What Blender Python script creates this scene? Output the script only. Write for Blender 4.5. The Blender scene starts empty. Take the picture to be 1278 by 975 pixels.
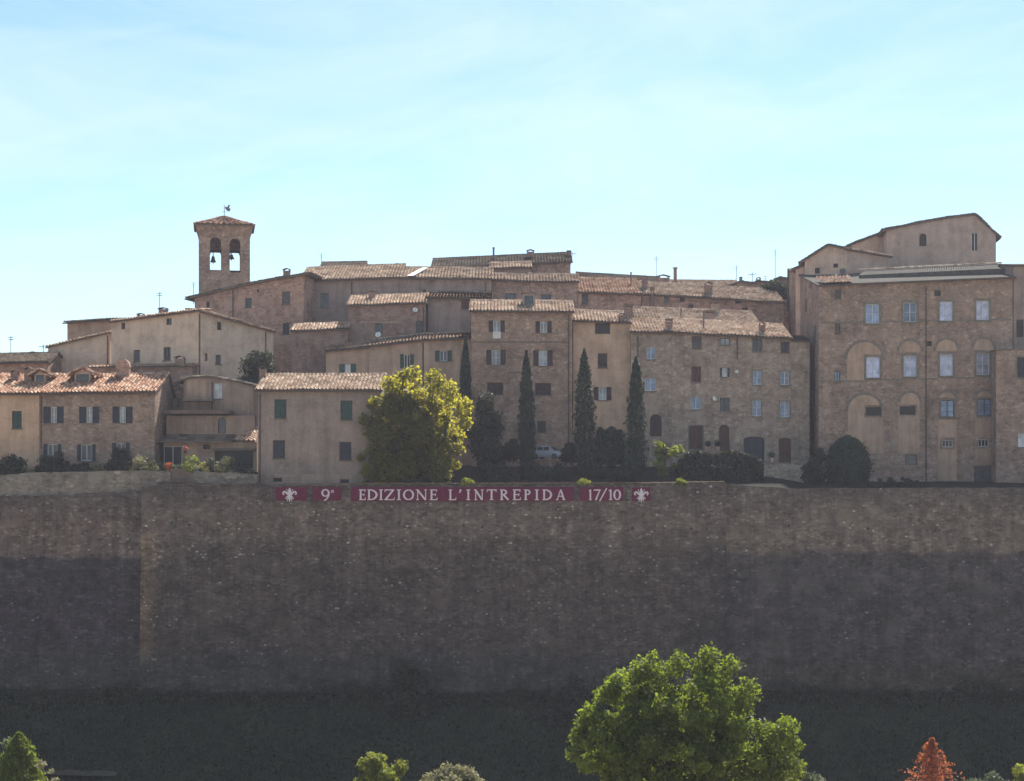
import bpy, bmesh, math, random
import numpy as np
from mathutils import Vector

rng = np.random.default_rng(7)
random.seed(7)
C = bpy.context.scene.collection
F = 2025.0          # focal length in photo pixels
CX, HY = 639.0, 600.0   # optical axis column, eye-level row
R = math.radians

def at(px, py, Y):
    return Vector(((px - CX) / F * Y, Y, (HY - py) / F * Y))

# ------------------------------------------------------------------ mesh helpers
class MB:
    """collects quads / polygons with metre UVs, builds one mesh object"""
    def __init__(s):
        s.v, s.f, s.uv = [], [], []
    def poly(s, pts, uvs=None):
        n = len(s.v)
        s.v += [tuple(p) for p in pts]
        s.f.append(tuple(range(n, n + len(pts))))
        if uvs is None:
            a, b = Vector(pts[0]), Vector(pts[1])
            nrm = Vector((0, 0, 0))
            for i in range(len(pts)):
                p, q = Vector(pts[i]), Vector(pts[(i + 1) % len(pts)])
                nrm += p.cross(q)
            if nrm.length < 1e-9: nrm = Vector((0, 0, 1))
            nrm.normalize()
            if abs(nrm.z) > .7: uvs = [(p[0], p[1]) for p in pts]
            else:
                t = Vector((-nrm.y, nrm.x, 0)).normalized()
                uvs = [(t.x * p[0] + t.y * p[1], p[2]) for p in pts]
        s.uv += list(uvs)
    def box(s, T, u0, u1, v0, v1, z0, z1):
        p = [T(u, v, z) for z in (z0, z1) for v in (v0, v1) for u in (u0, u1)]
        for q in ((0, 1, 5, 4), (1, 3, 7, 5), (3, 2, 6, 7), (2, 0, 4, 6), (4, 5, 7, 6), (2, 3, 1, 0)):
            s.poly([p[i] for i in q])
    def tube(s, pts, rad, n=6, cap=True):
        pts = [Vector(p) for p in pts]
        if not isinstance(rad, (list, tuple)): rad = [rad] * len(pts)
        rings = []
        for i, p in enumerate(pts):
            d = (pts[min(i + 1, len(pts) - 1)] - pts[max(i - 1, 0)]).normalized()
            a = d.orthogonal().normalized() if abs(d.z) < .99 else Vector((1, 0, 0))
            b = d.cross(a)
            rings.append([p + (a * math.cos(t) + b * math.sin(t)) * rad[i] for t in [2 * math.pi * k / n for k in range(n)]])
        for i in range(len(rings) - 1):
            for k in range(n):
                s.poly([rings[i][k], rings[i][(k + 1) % n], rings[i + 1][(k + 1) % n], rings[i + 1][k]])
        if cap:
            s.poly(rings[0][::-1]); s.poly(rings[-1])
    def lathe(s, c, prof, n=14):
        c = Vector(c)
        for (r0, z0), (r1, z1) in zip(prof, prof[1:]):
            for k in range(n):
                a, b = 2 * math.pi * k / n, 2 * math.pi * (k + 1) / n
                q = [c + Vector((r0 * math.cos(a), r0 * math.sin(a), z0)), c + Vector((r0 * math.cos(b), r0 * math.sin(b), z0)),
                     c + Vector((r1 * math.cos(b), r1 * math.sin(b), z1)), c + Vector((r1 * math.cos(a), r1 * math.sin(a), z1))]
                if r0 < 1e-5: q = q[1:]
                elif r1 < 1e-5: q = q[:3]
                s.poly(q)
    def build(s, name, mat, parent=None, org=None, smooth=False, kind=None):
        o0 = Vector(org) if org is not None else (Vector(parent['_o']) if parent is not None and '_o' in parent else Vector((0, 0, 0)))
        me = bpy.data.meshes.new(name)
        me.from_pydata([(a[0] - o0.x, a[1] - o0.y, a[2] - o0.z) for a in s.v], [], s.f)
        l = me.uv_layers.new(name='UVMap')
        l.data.foreach_set('uv', np.array(s.uv, dtype=np.float32).ravel())
        me.materials.append(mat)
        if smooth: me.polygons.foreach_set('use_smooth', [True] * len(me.polygons))
        me.update()
        o = bpy.data.objects.new(name, me); C.objects.link(o)
        if parent is not None:
            o.parent = parent
            OFF[o.name] = OFF.get(parent.name, o0)
        else:
            o.location = o0
            OFF[o.name] = o0
        if kind: o['kind'] = kind
        return o
OFF = {}
def IDT(u, v, z): return Vector((u, v, z))

def tag(o, label=None, cat=None, group=None, kind=None):
    if label: o['label'] = label
    if cat: o['category'] = cat
    if group: o['group'] = group
    if kind: o['kind'] = kind
    return o
def thing(name, label, cat, loc, group=None):
    o = bpy.data.objects.new(name, None); C.objects.link(o)
    o.location = loc; o.empty_display_size = .3
    OFF[o.name] = Vector(loc)
    return tag(o, label, cat, group)
def part(mb, name, mat, parent, smooth=False, kind=None):
    return mb.build(name, mat, parent, org=OFF[parent.name], smooth=smooth, kind=kind)

# ------------------------------------------------------------------ materials
def newmat(name):
    m = bpy.data.materials.new(name); m.use_nodes = True
    nt = m.node_tree; b = nt.nodes['Principled BSDF']
    return m, nt, b
def N(nt, t, **k):
    n = nt.nodes.new(t)
    for a, b in k.items(): setattr(n, a, b)
    return n
def rgba(c): return (c[0], c[1], c[2], 1)
def mixc(nt, fac, a, b, blend='MIX'):
    n = N(nt, 'ShaderNodeMix', data_type='RGBA', blend_type=blend)
    for s, x in ((n.inputs[0], fac), (n.inputs[6], a), (n.inputs[7], b)):
        if isinstance(x, (int, float)): s.default_value = x
        elif isinstance(x, tuple): s.default_value = rgba(x)
        else: nt.links.new(x, s)
    return n.outputs[2]
def ramp(nt, src, stops, interp='LINEAR'):
    n = N(nt, 'ShaderNodeValToRGB'); cr = n.color_ramp; cr.interpolation = interp
    while len(cr.elements) < len(stops): cr.elements.new(.5)
    for e, (p, c) in zip(cr.elements, stops):
        e.position = p; e.color = rgba(c) if isinstance(c, tuple) else (c, c, c, 1)
    nt.links.new(src, n.inputs[0]); return n.outputs[0]
def math_(nt, op, a, b=None):
    n = N(nt, 'ShaderNodeMath', operation=op)
    for s, x in zip(n.inputs, (a, b)):
        if x is None: continue
        if isinstance(x, (int, float)): s.default_value = x
        else: nt.links.new(x, s)
    return n.outputs[0]
def coords(nt, scale, rand=True, kind='UV'):
    tc = N(nt, 'ShaderNodeTexCoord'); mp = N(nt, 'ShaderNodeMapping')
    src = tc.outputs[kind]
    if rand:
        oi = N(nt, 'ShaderNodeObjectInfo'); k = math_(nt, 'MULTIPLY', oi.outputs['Random'], 57.0)
        cb = N(nt, 'ShaderNodeCombineXYZ'); nt.links.new(k, cb.inputs[0]); nt.links.new(k, cb.inputs[1])
        va = N(nt, 'ShaderNodeVectorMath', operation='ADD'); nt.links.new(src, va.inputs[0]); nt.links.new(cb.outputs[0], va.inputs[1]); src = va.outputs[0]
    mp.inputs['Scale'].default_value = scale
    nt.links.new(src, mp.inputs[0]); return mp.outputs[0]
def noise(nt, vec, scale, detail=4, rough=.6):
    n = N(nt, 'ShaderNodeTexNoise'); n.inputs['Scale'].default_value = scale; n.inputs['Detail'].default_value = detail
    n.inputs['Roughness'].default_value = rough
    nt.links.new(vec, n.inputs['Vector']); return n.outputs['Fac']
def bump(nt, b, h, strength=.5, dist=.03):
    n = N(nt, 'ShaderNodeBump'); n.inputs['Strength'].default_value = strength; n.inputs['Distance'].default_value = dist
    nt.links.new(h, n.inputs['Height']); nt.links.new(n.outputs[0], b.inputs['Normal'])

def stone(name, dark, mid, light, mortar, size=(.36, .18), patch=None, pth=.58, speck=0.0, streak=.25, contrast=1.0):
    m, nt, b = newmat(name)
    v = coords(nt, (1 / size[0], 1 / size[1], 1))
    uv = coords(nt, (1, 1, 1))
    vo = N(nt, 'ShaderNodeTexVoronoi'); vo.inputs['Scale'].default_value = 1; vo.inputs['Randomness'].default_value = .8
    nt.links.new(v, vo.inputs['Vector'])
    ve = N(nt, 'ShaderNodeTexVoronoi', feature='DISTANCE_TO_EDGE'); ve.inputs['Scale'].default_value = 1; ve.inputs['Randomness'].default_value = .8
    nt.links.new(v, ve.inputs['Vector'])
    sep = N(nt, 'ShaderNodeSeparateColor'); nt.links.new(vo.outputs['Color'], sep.inputs[0])
    st = [(0, tuple(p * .8 + q * .2 for p, q in zip(dark, mid))), (.4, mid), (.8, mid), (1, tuple(p * .8 + q * .2 for p, q in zip(light, mid)))]
    col = ramp(nt, sep.outputs[0], st)
    mo = ramp(nt, ve.outputs['Distance'], [(.0, 1.0), (.14, 0.0)])
    col = mixc(nt, math_(nt, 'MULTIPLY', mo, .55), col, mortar)
    # weathering: broad blotches and downward streaks
    n1 = noise(nt, uv, .35, 6, .65)
    col = mixc(nt, 1.0, col, ramp(nt, n1, [(.25, .55), (.5, 1.0), (.78, 1.35)]), 'MULTIPLY')
    sv = coords(nt, (1.6, .13, 1))
    n2 = noise(nt, sv, 1.0, 4, .6)
    col = mixc(nt, streak, col, mixc(nt, 1.0, col, ramp(nt, n2, [(.3, .45), (.6, 1.15)]), 'MULTIPLY'))
    n4 = noise(nt, uv, 1.3, 5, .7)
    col = mixc(nt, .6, col, mixc(nt, 1.0, col, ramp(nt, n4, [(.3, .5), (.5, 1.0), (.7, 1.45)]), 'MULTIPLY'))
    if patch:
        n3 = noise(nt, uv, .28, 5, .7)
        col = mixc(nt, ramp(nt, n3, [(pth, 0.0), (pth + .08, .85)]), col, patch)
    if speck:
        v2 = N(nt, 'ShaderNodeTexVoronoi'); v2.inputs['Scale'].default_value = 1
        vv = coords(nt, (2.2, 3.6, 1)); nt.links.new(vv, v2.inputs['Vector'])
        s2 = N(nt, 'ShaderNodeSeparateColor'); nt.links.new(v2.outputs['Color'], s2.inputs[0])
        nz = ramp(nt, noise(nt, uv, .3, 4), [(.40, 0.0), (.62, 1.0)])
        k = ramp(nt, s2.outputs[1], [(1 - speck, 0.0), (min(1, 1 - speck + .02), 1.0)])
        rr = ramp(nt, v2.outputs['Distance'], [(.25, 1.0), (.4, 0.0)])
        col = mixc(nt, math_(nt, 'MULTIPLY', math_(nt, 'MULTIPLY', k, rr), nz), col, (.46, .43, .39))
    nt.links.new(col, b.inputs['Base Color']); b.inputs['Roughness'].default_value = .95
    b.inputs['Specular IOR Level'].default_value = .1
    hh = math_(nt, 'ADD', math_(nt, 'MULTIPLY', sep.outputs[1], .5), math_(nt, 'SUBTRACT', 1.0, mo))
    bump(nt, b, hh, .8, .05)
    return m
def plaster(name, c, dirt=.6, patch=None):
    m, nt, b = newmat(name)
    uv = coords(nt, (1, 1, 1))
    n1 = noise(nt, uv, .5, 6, .65); n2 = noise(nt, coords(nt, (1.3, .12, 1)), 1, 4, .6); n3 = noise(nt, uv, 6, 3, .6)
    col = mixc(nt, 1.0, c, ramp(nt, n1, [(.28, .68), (.5, 1.0), (.75, 1.2)]), 'MULTIPLY')
    col = mixc(nt, dirt, col, mixc(nt, 1.0, col, ramp(nt, n2, [(.3, .5), (.58, 1.1)]), 'MULTIPLY'))
    col = mixc(nt, .35, col, mixc(nt, 1.0, col, ramp(nt, n3, [(.3, .6), (.6, 1.15)]), 'MULTIPLY'))
    if patch:
        n4 = noise(nt, uv, .6, 6, .75)
        col = mixc(nt, ramp(nt, n4, [(.56, 0.0), (.63, .8)]), col, patch)
    nt.links.new(col, b.inputs['Base Color']); b.inputs['Roughness'].default_value = .93
    b.inputs['Specular IOR Level'].default_value = .12
    bump(nt, b, n3, .25, .02)
    return m
def tilemat(name, stops, lichen=(.24, .185, .14), la=.5):
    m, nt, b = newmat(name)
    tc = N(nt, 'ShaderNodeTexCoord'); fl = N(nt, 'ShaderNodeVectorMath', operation='FLOOR'); nt.links.new(tc.outputs['UV'], fl.inputs[0])
    oi = N(nt, 'ShaderNodeObjectInfo')
    cb = N(nt, 'ShaderNodeCombineXYZ'); nt.links.new(oi.outputs['Random'], cb.inputs[2])
    ad = N(nt, 'ShaderNodeVectorMath', operation='ADD'); nt.links.new(fl.outputs[0], ad.inputs[0]); nt.links.new(cb.outputs[0], ad.inputs[1])
    wn = N(nt, 'ShaderNodeTexWhiteNoise', noise_dimensions='3D'); nt.links.new(ad.outputs[0], wn.inputs['Vector'])
    col = ramp(nt, wn.outputs['Value'], stops)
    gp = N(nt, 'ShaderNodeNewGeometry')
    n1 = noise(nt, gp.outputs['Position'], .9, 6, .7)
    col = mixc(nt, ramp(nt, n1, [(.42, 0.0), (.68, la)]), col, lichen)
    n2 = noise(nt, gp.outputs['Position'], 9, 3, .6)
    col = mixc(nt, .5, col, mixc(nt, 1.0, col, ramp(nt, n2, [(.3, .55), (.65, 1.3)]), 'MULTIPLY'))
    nt.links.new(col, b.inputs['Base Color']); b.inputs['Roughness'].default_value = .9
    b.inputs['Specular IOR Level'].default_value = .04
    return m
def flat(name, c, rough=.8, spec=.3, var=.3, metal=0.0):
    m, nt, b = newmat(name)
    gp = N(nt, 'ShaderNodeNewGeometry')
    n = noise(nt, gp.outputs['Position'], 3.0, 4, .6)
    col = mixc(nt, 1.0, c, ramp(nt, n, [(.3, 1 - var), (.7, 1 + var)]), 'MULTIPLY')
    nt.links.new(col, b.inputs['Base Color']); b.inputs['Roughness'].default_value = rough
    b.inputs['Specular IOR Level'].default_value = spec; b.inputs['Metallic'].default_value = metal
    return m
def leafmat(name, c0, c1, trans, k=.5):
    m, nt, b = newmat(name)
    at_ = N(nt, 'ShaderNodeAttribute', attribute_name='tint')
    col = ramp(nt, at_.outputs['Fac'], [(0, c0), (1, c1)])
    tr = N(nt, 'ShaderNodeBsdfTranslucent'); mx = N(nt, 'ShaderNodeMixShader'); mx.inputs[0].default_value = k
    tcol = mixc(nt, 1.0, trans, ramp(nt, at_.outputs['Fac'], [(0, .45), (1, 1.0)]), 'MULTIPLY')
    nt.links.new(tcol, tr.inputs[0]); nt.links.new(col, b.inputs['Base Color']); b.inputs['Roughness'].default_value = .6
    b.inputs['Specular IOR Level'].default_value = .3
    nt.links.new(b.outputs[0], mx.inputs[1]); nt.links.new(tr.outputs[0], mx.inputs[2])
    nt.links.new(mx.outputs[0], nt.nodes['Material Output'].inputs[0])
    return m

M = {}
M['stone_warm'] = stone('stone_warm', (0.251, 0.170, 0.125), (0.367, 0.242, 0.185), (0.503, 0.355, 0.277), (0.273, 0.189, 0.148), patch=(0.383, 0.263, 0.204), pth=.6)
M['stone_grey'] = stone('stone_grey', (0.219, 0.161, 0.125), (0.333, 0.232, 0.185), (0.470, 0.344, 0.283), (0.268, 0.189, 0.152), patch=(0.393, 0.286, 0.232), pth=.62)
M['stone_pink'] = stone('stone_pink', (0.219, 0.125, 0.101), (0.393, 0.253, 0.199), (0.503, 0.350, 0.277), (0.306, 0.204, 0.162), patch=(0.437, 0.291, 0.232), pth=.52)
M['stone_pale'] = stone('stone_pale', (0.273, 0.204, 0.157), (0.437, 0.339, 0.259), (0.546, 0.436, 0.351), (0.350, 0.271, 0.212), size=(.5, .22))
M['brick'] = stone('brick', (0.202, 0.128, 0.104), (0.304, 0.203, 0.169), (0.374, 0.268, 0.229), (0.264, 0.188, 0.159), size=(.26, .1), patch=(0.334, 0.242, 0.208), pth=.52)
M['stone_mid'] = stone('stone_mid', (0.238, 0.176, 0.141), (0.354, 0.266, 0.213), (0.476, 0.376, 0.318), (0.279, 0.210, 0.174), size=(.44, .24), patch=(0.394, 0.302, 0.249), pth=.56)
M['pl_blush'] = plaster('pl_blush', (0.425, 0.312, 0.263), .25, (0.344, 0.258, 0.219))
M['wall_upper'] = stone('wall_upper', (0.097, 0.073, 0.056), (0.167, 0.127, 0.098), (0.248, 0.191, 0.149), (0.130, 0.098, 0.079), patch=(0.157, 0.103, 0.079), pth=.6, speck=.035, streak=.5)
M['wall_mid'] = stone('wall_mid', (0.070, 0.054, 0.047), (0.124, 0.096, 0.079), (0.205, 0.162, 0.130), (0.103, 0.078, 0.065), patch=(0.135, 0.093, 0.074), pth=.6, speck=.06, streak=.5)
M['wall_base'] = stone('wall_base', (0.038, 0.034, 0.037), (0.067, 0.061, 0.063), (0.108, 0.098, 0.093), (0.054, 0.049, 0.051), speck=.02, streak=.55)
M['wall_foot'] = stone('wall_foot', (0.032, 0.034, 0.034), (0.054, 0.059, 0.059), (0.081, 0.083, 0.079), (0.043, 0.047, 0.047), streak=.5)
M['wall_right'] = stone('wall_right', (0.092, 0.073, 0.060), (0.162, 0.129, 0.104), (0.238, 0.191, 0.153), (0.130, 0.103, 0.084), patch=(0.184, 0.147, 0.116), pth=.55, streak=.75)
M['quoin'] = stone('quoin', (.09, .072, .052), (.14, .112, .082), (.19, .155, .115), (.105, .086, .065), size=(.6, .3))
M['terrace'] = stone('terrace', (.13, .108, .09), (.225, .19, .16), (.33, .285, .24), (.175, .148, .125), size=(.5, .24), patch=(.26, .225, .195), pth=.55)
M['pl_pink'] = plaster('pl_pink', (.52, .40, .318), .25)
M['pl_rose'] = plaster('pl_rose', (0.526, 0.371, 0.293), .35)
M['pl_tan'] = plaster('pl_tan', (0.395, 0.270, 0.200), .5, (0.306, 0.222, 0.171))
M['pl_grey'] = plaster('pl_grey', (0.332, 0.242, 0.196), .6)
M['pl_cool'] = plaster('pl_cool', (0.265, 0.205, 0.183), .4, (0.306, 0.242, 0.204))
M['pl_light'] = plaster('pl_light', (0.482, 0.320, 0.230), .3)
M['pl_dark'] = plaster('pl_dark', (0.173, 0.125, 0.106), .6)
T_RED = [(0, (0.260, 0.124, 0.078)), (.3, (0.481, 0.260, 0.176)), (.6, (0.624, 0.377, 0.260)), (.85, (0.715, 0.481, 0.351)), (1, (0.800, 0.650, 0.520))]
T_OLD = [(0, (.26, .175, .13)), (.4, (.46, .32, .235)), (.75, (.60, .445, .335)), (1, (.76, .61, .49))]
M['tile_red'] = tilemat('tile_red', T_RED, la=.35)
M['tile_old'] = tilemat('tile_old', T_OLD, la=.45)
M['tile_pale'] = tilemat('tile_pale', [(0, (0.33, 0.21, 0.15)), (.3, (0.57, 0.39, 0.285)), (.7, (0.71, 0.52, 0.39)), (1, (0.82, 0.68, 0.55))], (.28, .21, .16), la=.3)
M['tile_dark'] = tilemat('tile_dark', [(0, (.09, .07, .055)), (.5, (.15, .115, .09)), (1, (.24, .19, .15))], (.12, .11, .09), .5)
M['roof_grey'] = flat('roof_grey', (.085, .08, .075), .95, .05, .35)
M['timber'] = flat('timber', (.05, .035, .026), .9, .1)
M['slab'] = flat('slab', (.15, .115, .09), .95, .1)
M['gutter'] = flat('gutter', (.075, .05, .038), .6, .4)
M['frame_w'] = flat('frame_w', (.55, .54, .55), .5, .3, .1)
M['frame_b'] = flat('frame_b', (.10, .07, .055), .7, .2)
M['frame_d'] = flat('frame_d', (.06, .058, .06), .7, .2)
M['sh_brown'] = flat('sh_brown', (.055, .035, .032), .7, .2)
M['sh_rust'] = flat('sh_rust', (.085, .042, .034), .7, .2)
M['sh_green'] = flat('sh_green', (.028, .058, .05), .6, .3)
M['sh_teal'] = flat('sh_teal', (.035, .085, .08), .6, .3)
M['sh_slate'] = flat('sh_slate', (.033, .035, .048), .6, .3)
M['sh_grey'] = flat('sh_grey', (.09, .088, .092), .7, .2)
M['surround'] = flat('surround', (.18, .152, .132), .9, .15)
M['sill'] = flat('sill', (.16, .14, .12), .9, .15)
M['string'] = flat('string', (.17, .13, .10), .9, .1)
def glass(name, c, rough=.12):
    m, nt, b = newmat(name)
    gp = N(nt, 'ShaderNodeNewGeometry'); n = noise(nt, gp.outputs['Position'], 1.4, 3, .5)
    col = mixc(nt, 1.0, c, ramp(nt, n, [(.3, .6), (.7, 1.3)]), 'MULTIPLY')
    oi = N(nt, 'ShaderNodeObjectInfo'); col = mixc(nt, 1.0, col, ramp(nt, oi.outputs['Random'], [(0, .5), (.5, .95), (1, 1.3)]), 'MULTIPLY')
    nt.links.new(col, b.inputs['Base Color']); b.inputs['Roughness'].default_value = rough
    b.inputs['Specular IOR Level'].default_value = .45
    return m
M['pane_light'] = glass('pane_light', (.36, .37, .42))
M['pane_blue'] = glass('pane_blue', (.19, .25, .40))
M['pane_lilac'] = glass('pane_lilac', (.40, .42, .60))
M['pane_dim'] = glass('pane_dim', (.045, .048, .06))
M['pane_dark'] = glass('pane_dark', (.012, .012, .014), .5)
M['white'] = flat('white', (.72, .71, .70), .6, .3, .08)
M['cloth_w'] = flat('cloth_w', (.62, .58, .55), .9, .1, .1)
M['metal'] = flat('metal', (.10, .10, .11), .5, .5, .2)
M['bronze'] = flat('bronze', (.05, .05, .045), .5, .5, .2)
M['banner'] = flat('banner', (.115, .014, .042), .8, .15, .25)
M['letter'] = flat('letter', (.60, .53, .56), .8, .15, .08)
M['bark'] = flat('bark', (.07, .05, .038), .95, .1, .4)
# ------------------------------------------------------------------ tiled roof sheets
PROF = [(0, 0), (.2, -.01), (.3, .055), (.42, .1), (.58, .1), (.7, .055), (.8, -.01), (1, 0)]
def tiles(mb, e0, e1, r1, r0, pitch=.39, course=.46, jit=1.0, k=1.0):
    """overlapping curved tiles between eave e0-e1 and ridge r0-r1"""
    e0, e1, r1, r0 = map(Vector, (e0, e1, r1, r0))
    wid = ((e1 - e0).length + (r1 - r0).length) / 2; run = ((r0 - e0).length + (r1 - e1).length) / 2
    nc, nr = max(2, round(wid / pitch)), max(1, round(run / course))
    nrm = (e1 - e0).cross(r0 - e0).normalized()
    if nrm.z < 0: nrm = -nrm
    uid = random.randint(0, 900)
    for j in range(nr):
        for i in range(nc):
            dz = random.uniform(-.012, .03) * jit; da = random.uniform(-.07, .07) * jit; sl = random.uniform(-.04, .04) * jit; dz += .035 * (1 + math.sin(i * .31 + uid) * math.sin(j * .7 + i * .13))
            if random.random() < .03: da += random.uniform(.1, .35)
            v0 = max(-.06, j + da) / nr; v1 = min(1.02, (j + 1.12) / nr)
            lo, hi = [], []
            for t, h in PROF:
                u = (i + t) / nc
                a = e0.lerp(e1, u); b = r0.lerp(r1, u)
                hh = h * k * pitch / .27
                lo.append(a.lerp(b, v0) + nrm * (hh + .06 + dz)); hi.append(a.lerp(b, v1) + nrm * (hh * .85 + .01 + dz))
            for q in range(len(PROF) - 1):
                mb.poly([lo[q], lo[q + 1], hi[q + 1], hi[q]], [(uid + i + .5, j + .5)] * 4)
def ridge_tiles(mb, a, b, rad=.14, ln=.45):
    a, b = Vector(a), Vector(b); n = max(1, round((b - a).length / ln)); uid = random.randint(0, 900)
    side = (b - a).normalized().cross(Vector((0, 0, 1))).normalized()
    for i in range(n):
        p, q = a.lerp(b, i / n), a.lerp(b, (i + 1.05) / n); z = random.uniform(-.01, .03)
        for k in range(6):
            t0, t1 = math.pi * k / 6, math.pi * (k + 1) / 6
            f = lambda c, t, s: c + side * (rad * s * math.cos(t)) + Vector((0, 0, rad * s * math.sin(t) + z + .02))
            mb.poly([f(p, t0, 1.1), f(p, t1, 1.1), f(q, t1, .9), f(q, t0, .9)], [(uid + i + .5, .5)] * 4)

def grid_wall(mb, T, us, zs, top, holes, v=0.0, uo=0.0):
    """wall face from z=zs[0] up to top(u), leaving the holes open"""
    us = sorted(set([round(u, 4) for u in us] + [round(x, 4) for h in holes for x in h[:2]]))
    zc = sorted(set([round(z, 4) for z in zs] + [round(x, 4) for h in holes for x in h[2:4]]))
    for a, b in zip(us, us[1:]):
        if b - a < 1e-3: continue
        ta, tb = top(a + 1e-5), top(b - 1e-5)
        for k, z0 in enumerate(zc):
            last = k == len(zc) - 1
            za0, zb0 = min(z0, ta), min(z0, tb)
            za1, zb1 = (ta, tb) if last else (min(zc[k + 1], ta), min(zc[k + 1], tb))
            if za1 - za0 < 1e-4 and zb1 - zb0 < 1e-4: continue
            mu, mz = (a + b) / 2, (za0 + za1 + zb0 + zb1) / 4
            if any(h[0] < mu < h[1] and h[2] < mz < h[3] for h in holes): continue
            mb.poly([T(a, v, za0), T(b, v, zb0), T(b, v, zb1), T(a, v, za1)], [(a + uo, za0), (b + uo, zb0), (b + uo, zb1), (a + uo, za1)])

class Vol:
    pass
def frame_of(l, r):
    """local frame of a front from pixel column/depth pairs"""
    (pl, yl), (pr, yr) = l, r
    a = Vector(((pl - CX) / F * yl, yl, 0)); b = Vector(((pr - CX) / F * yr, yr, 0))
    L = (b - a).length; u = (b - a) / L; v = Vector((-u.y, u.x, 0))
    def T(x, d, z): return Vector((a.x + u.x * x + v.x * d, a.y + u.y * x + v.y * d, z))
    def loc(px, py, d=0.0):
        o = a + v * d
        dx = (px - CX) / F                      # ray (dx,1)*t meets the line o + u*x
        den = u.x - dx * u.y
        x = (dx * o.y - o.x) / den
        Y = o.y + u.y * x
        return x, (HY - py) / F * Y, Y
    return T, loc, L

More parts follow.
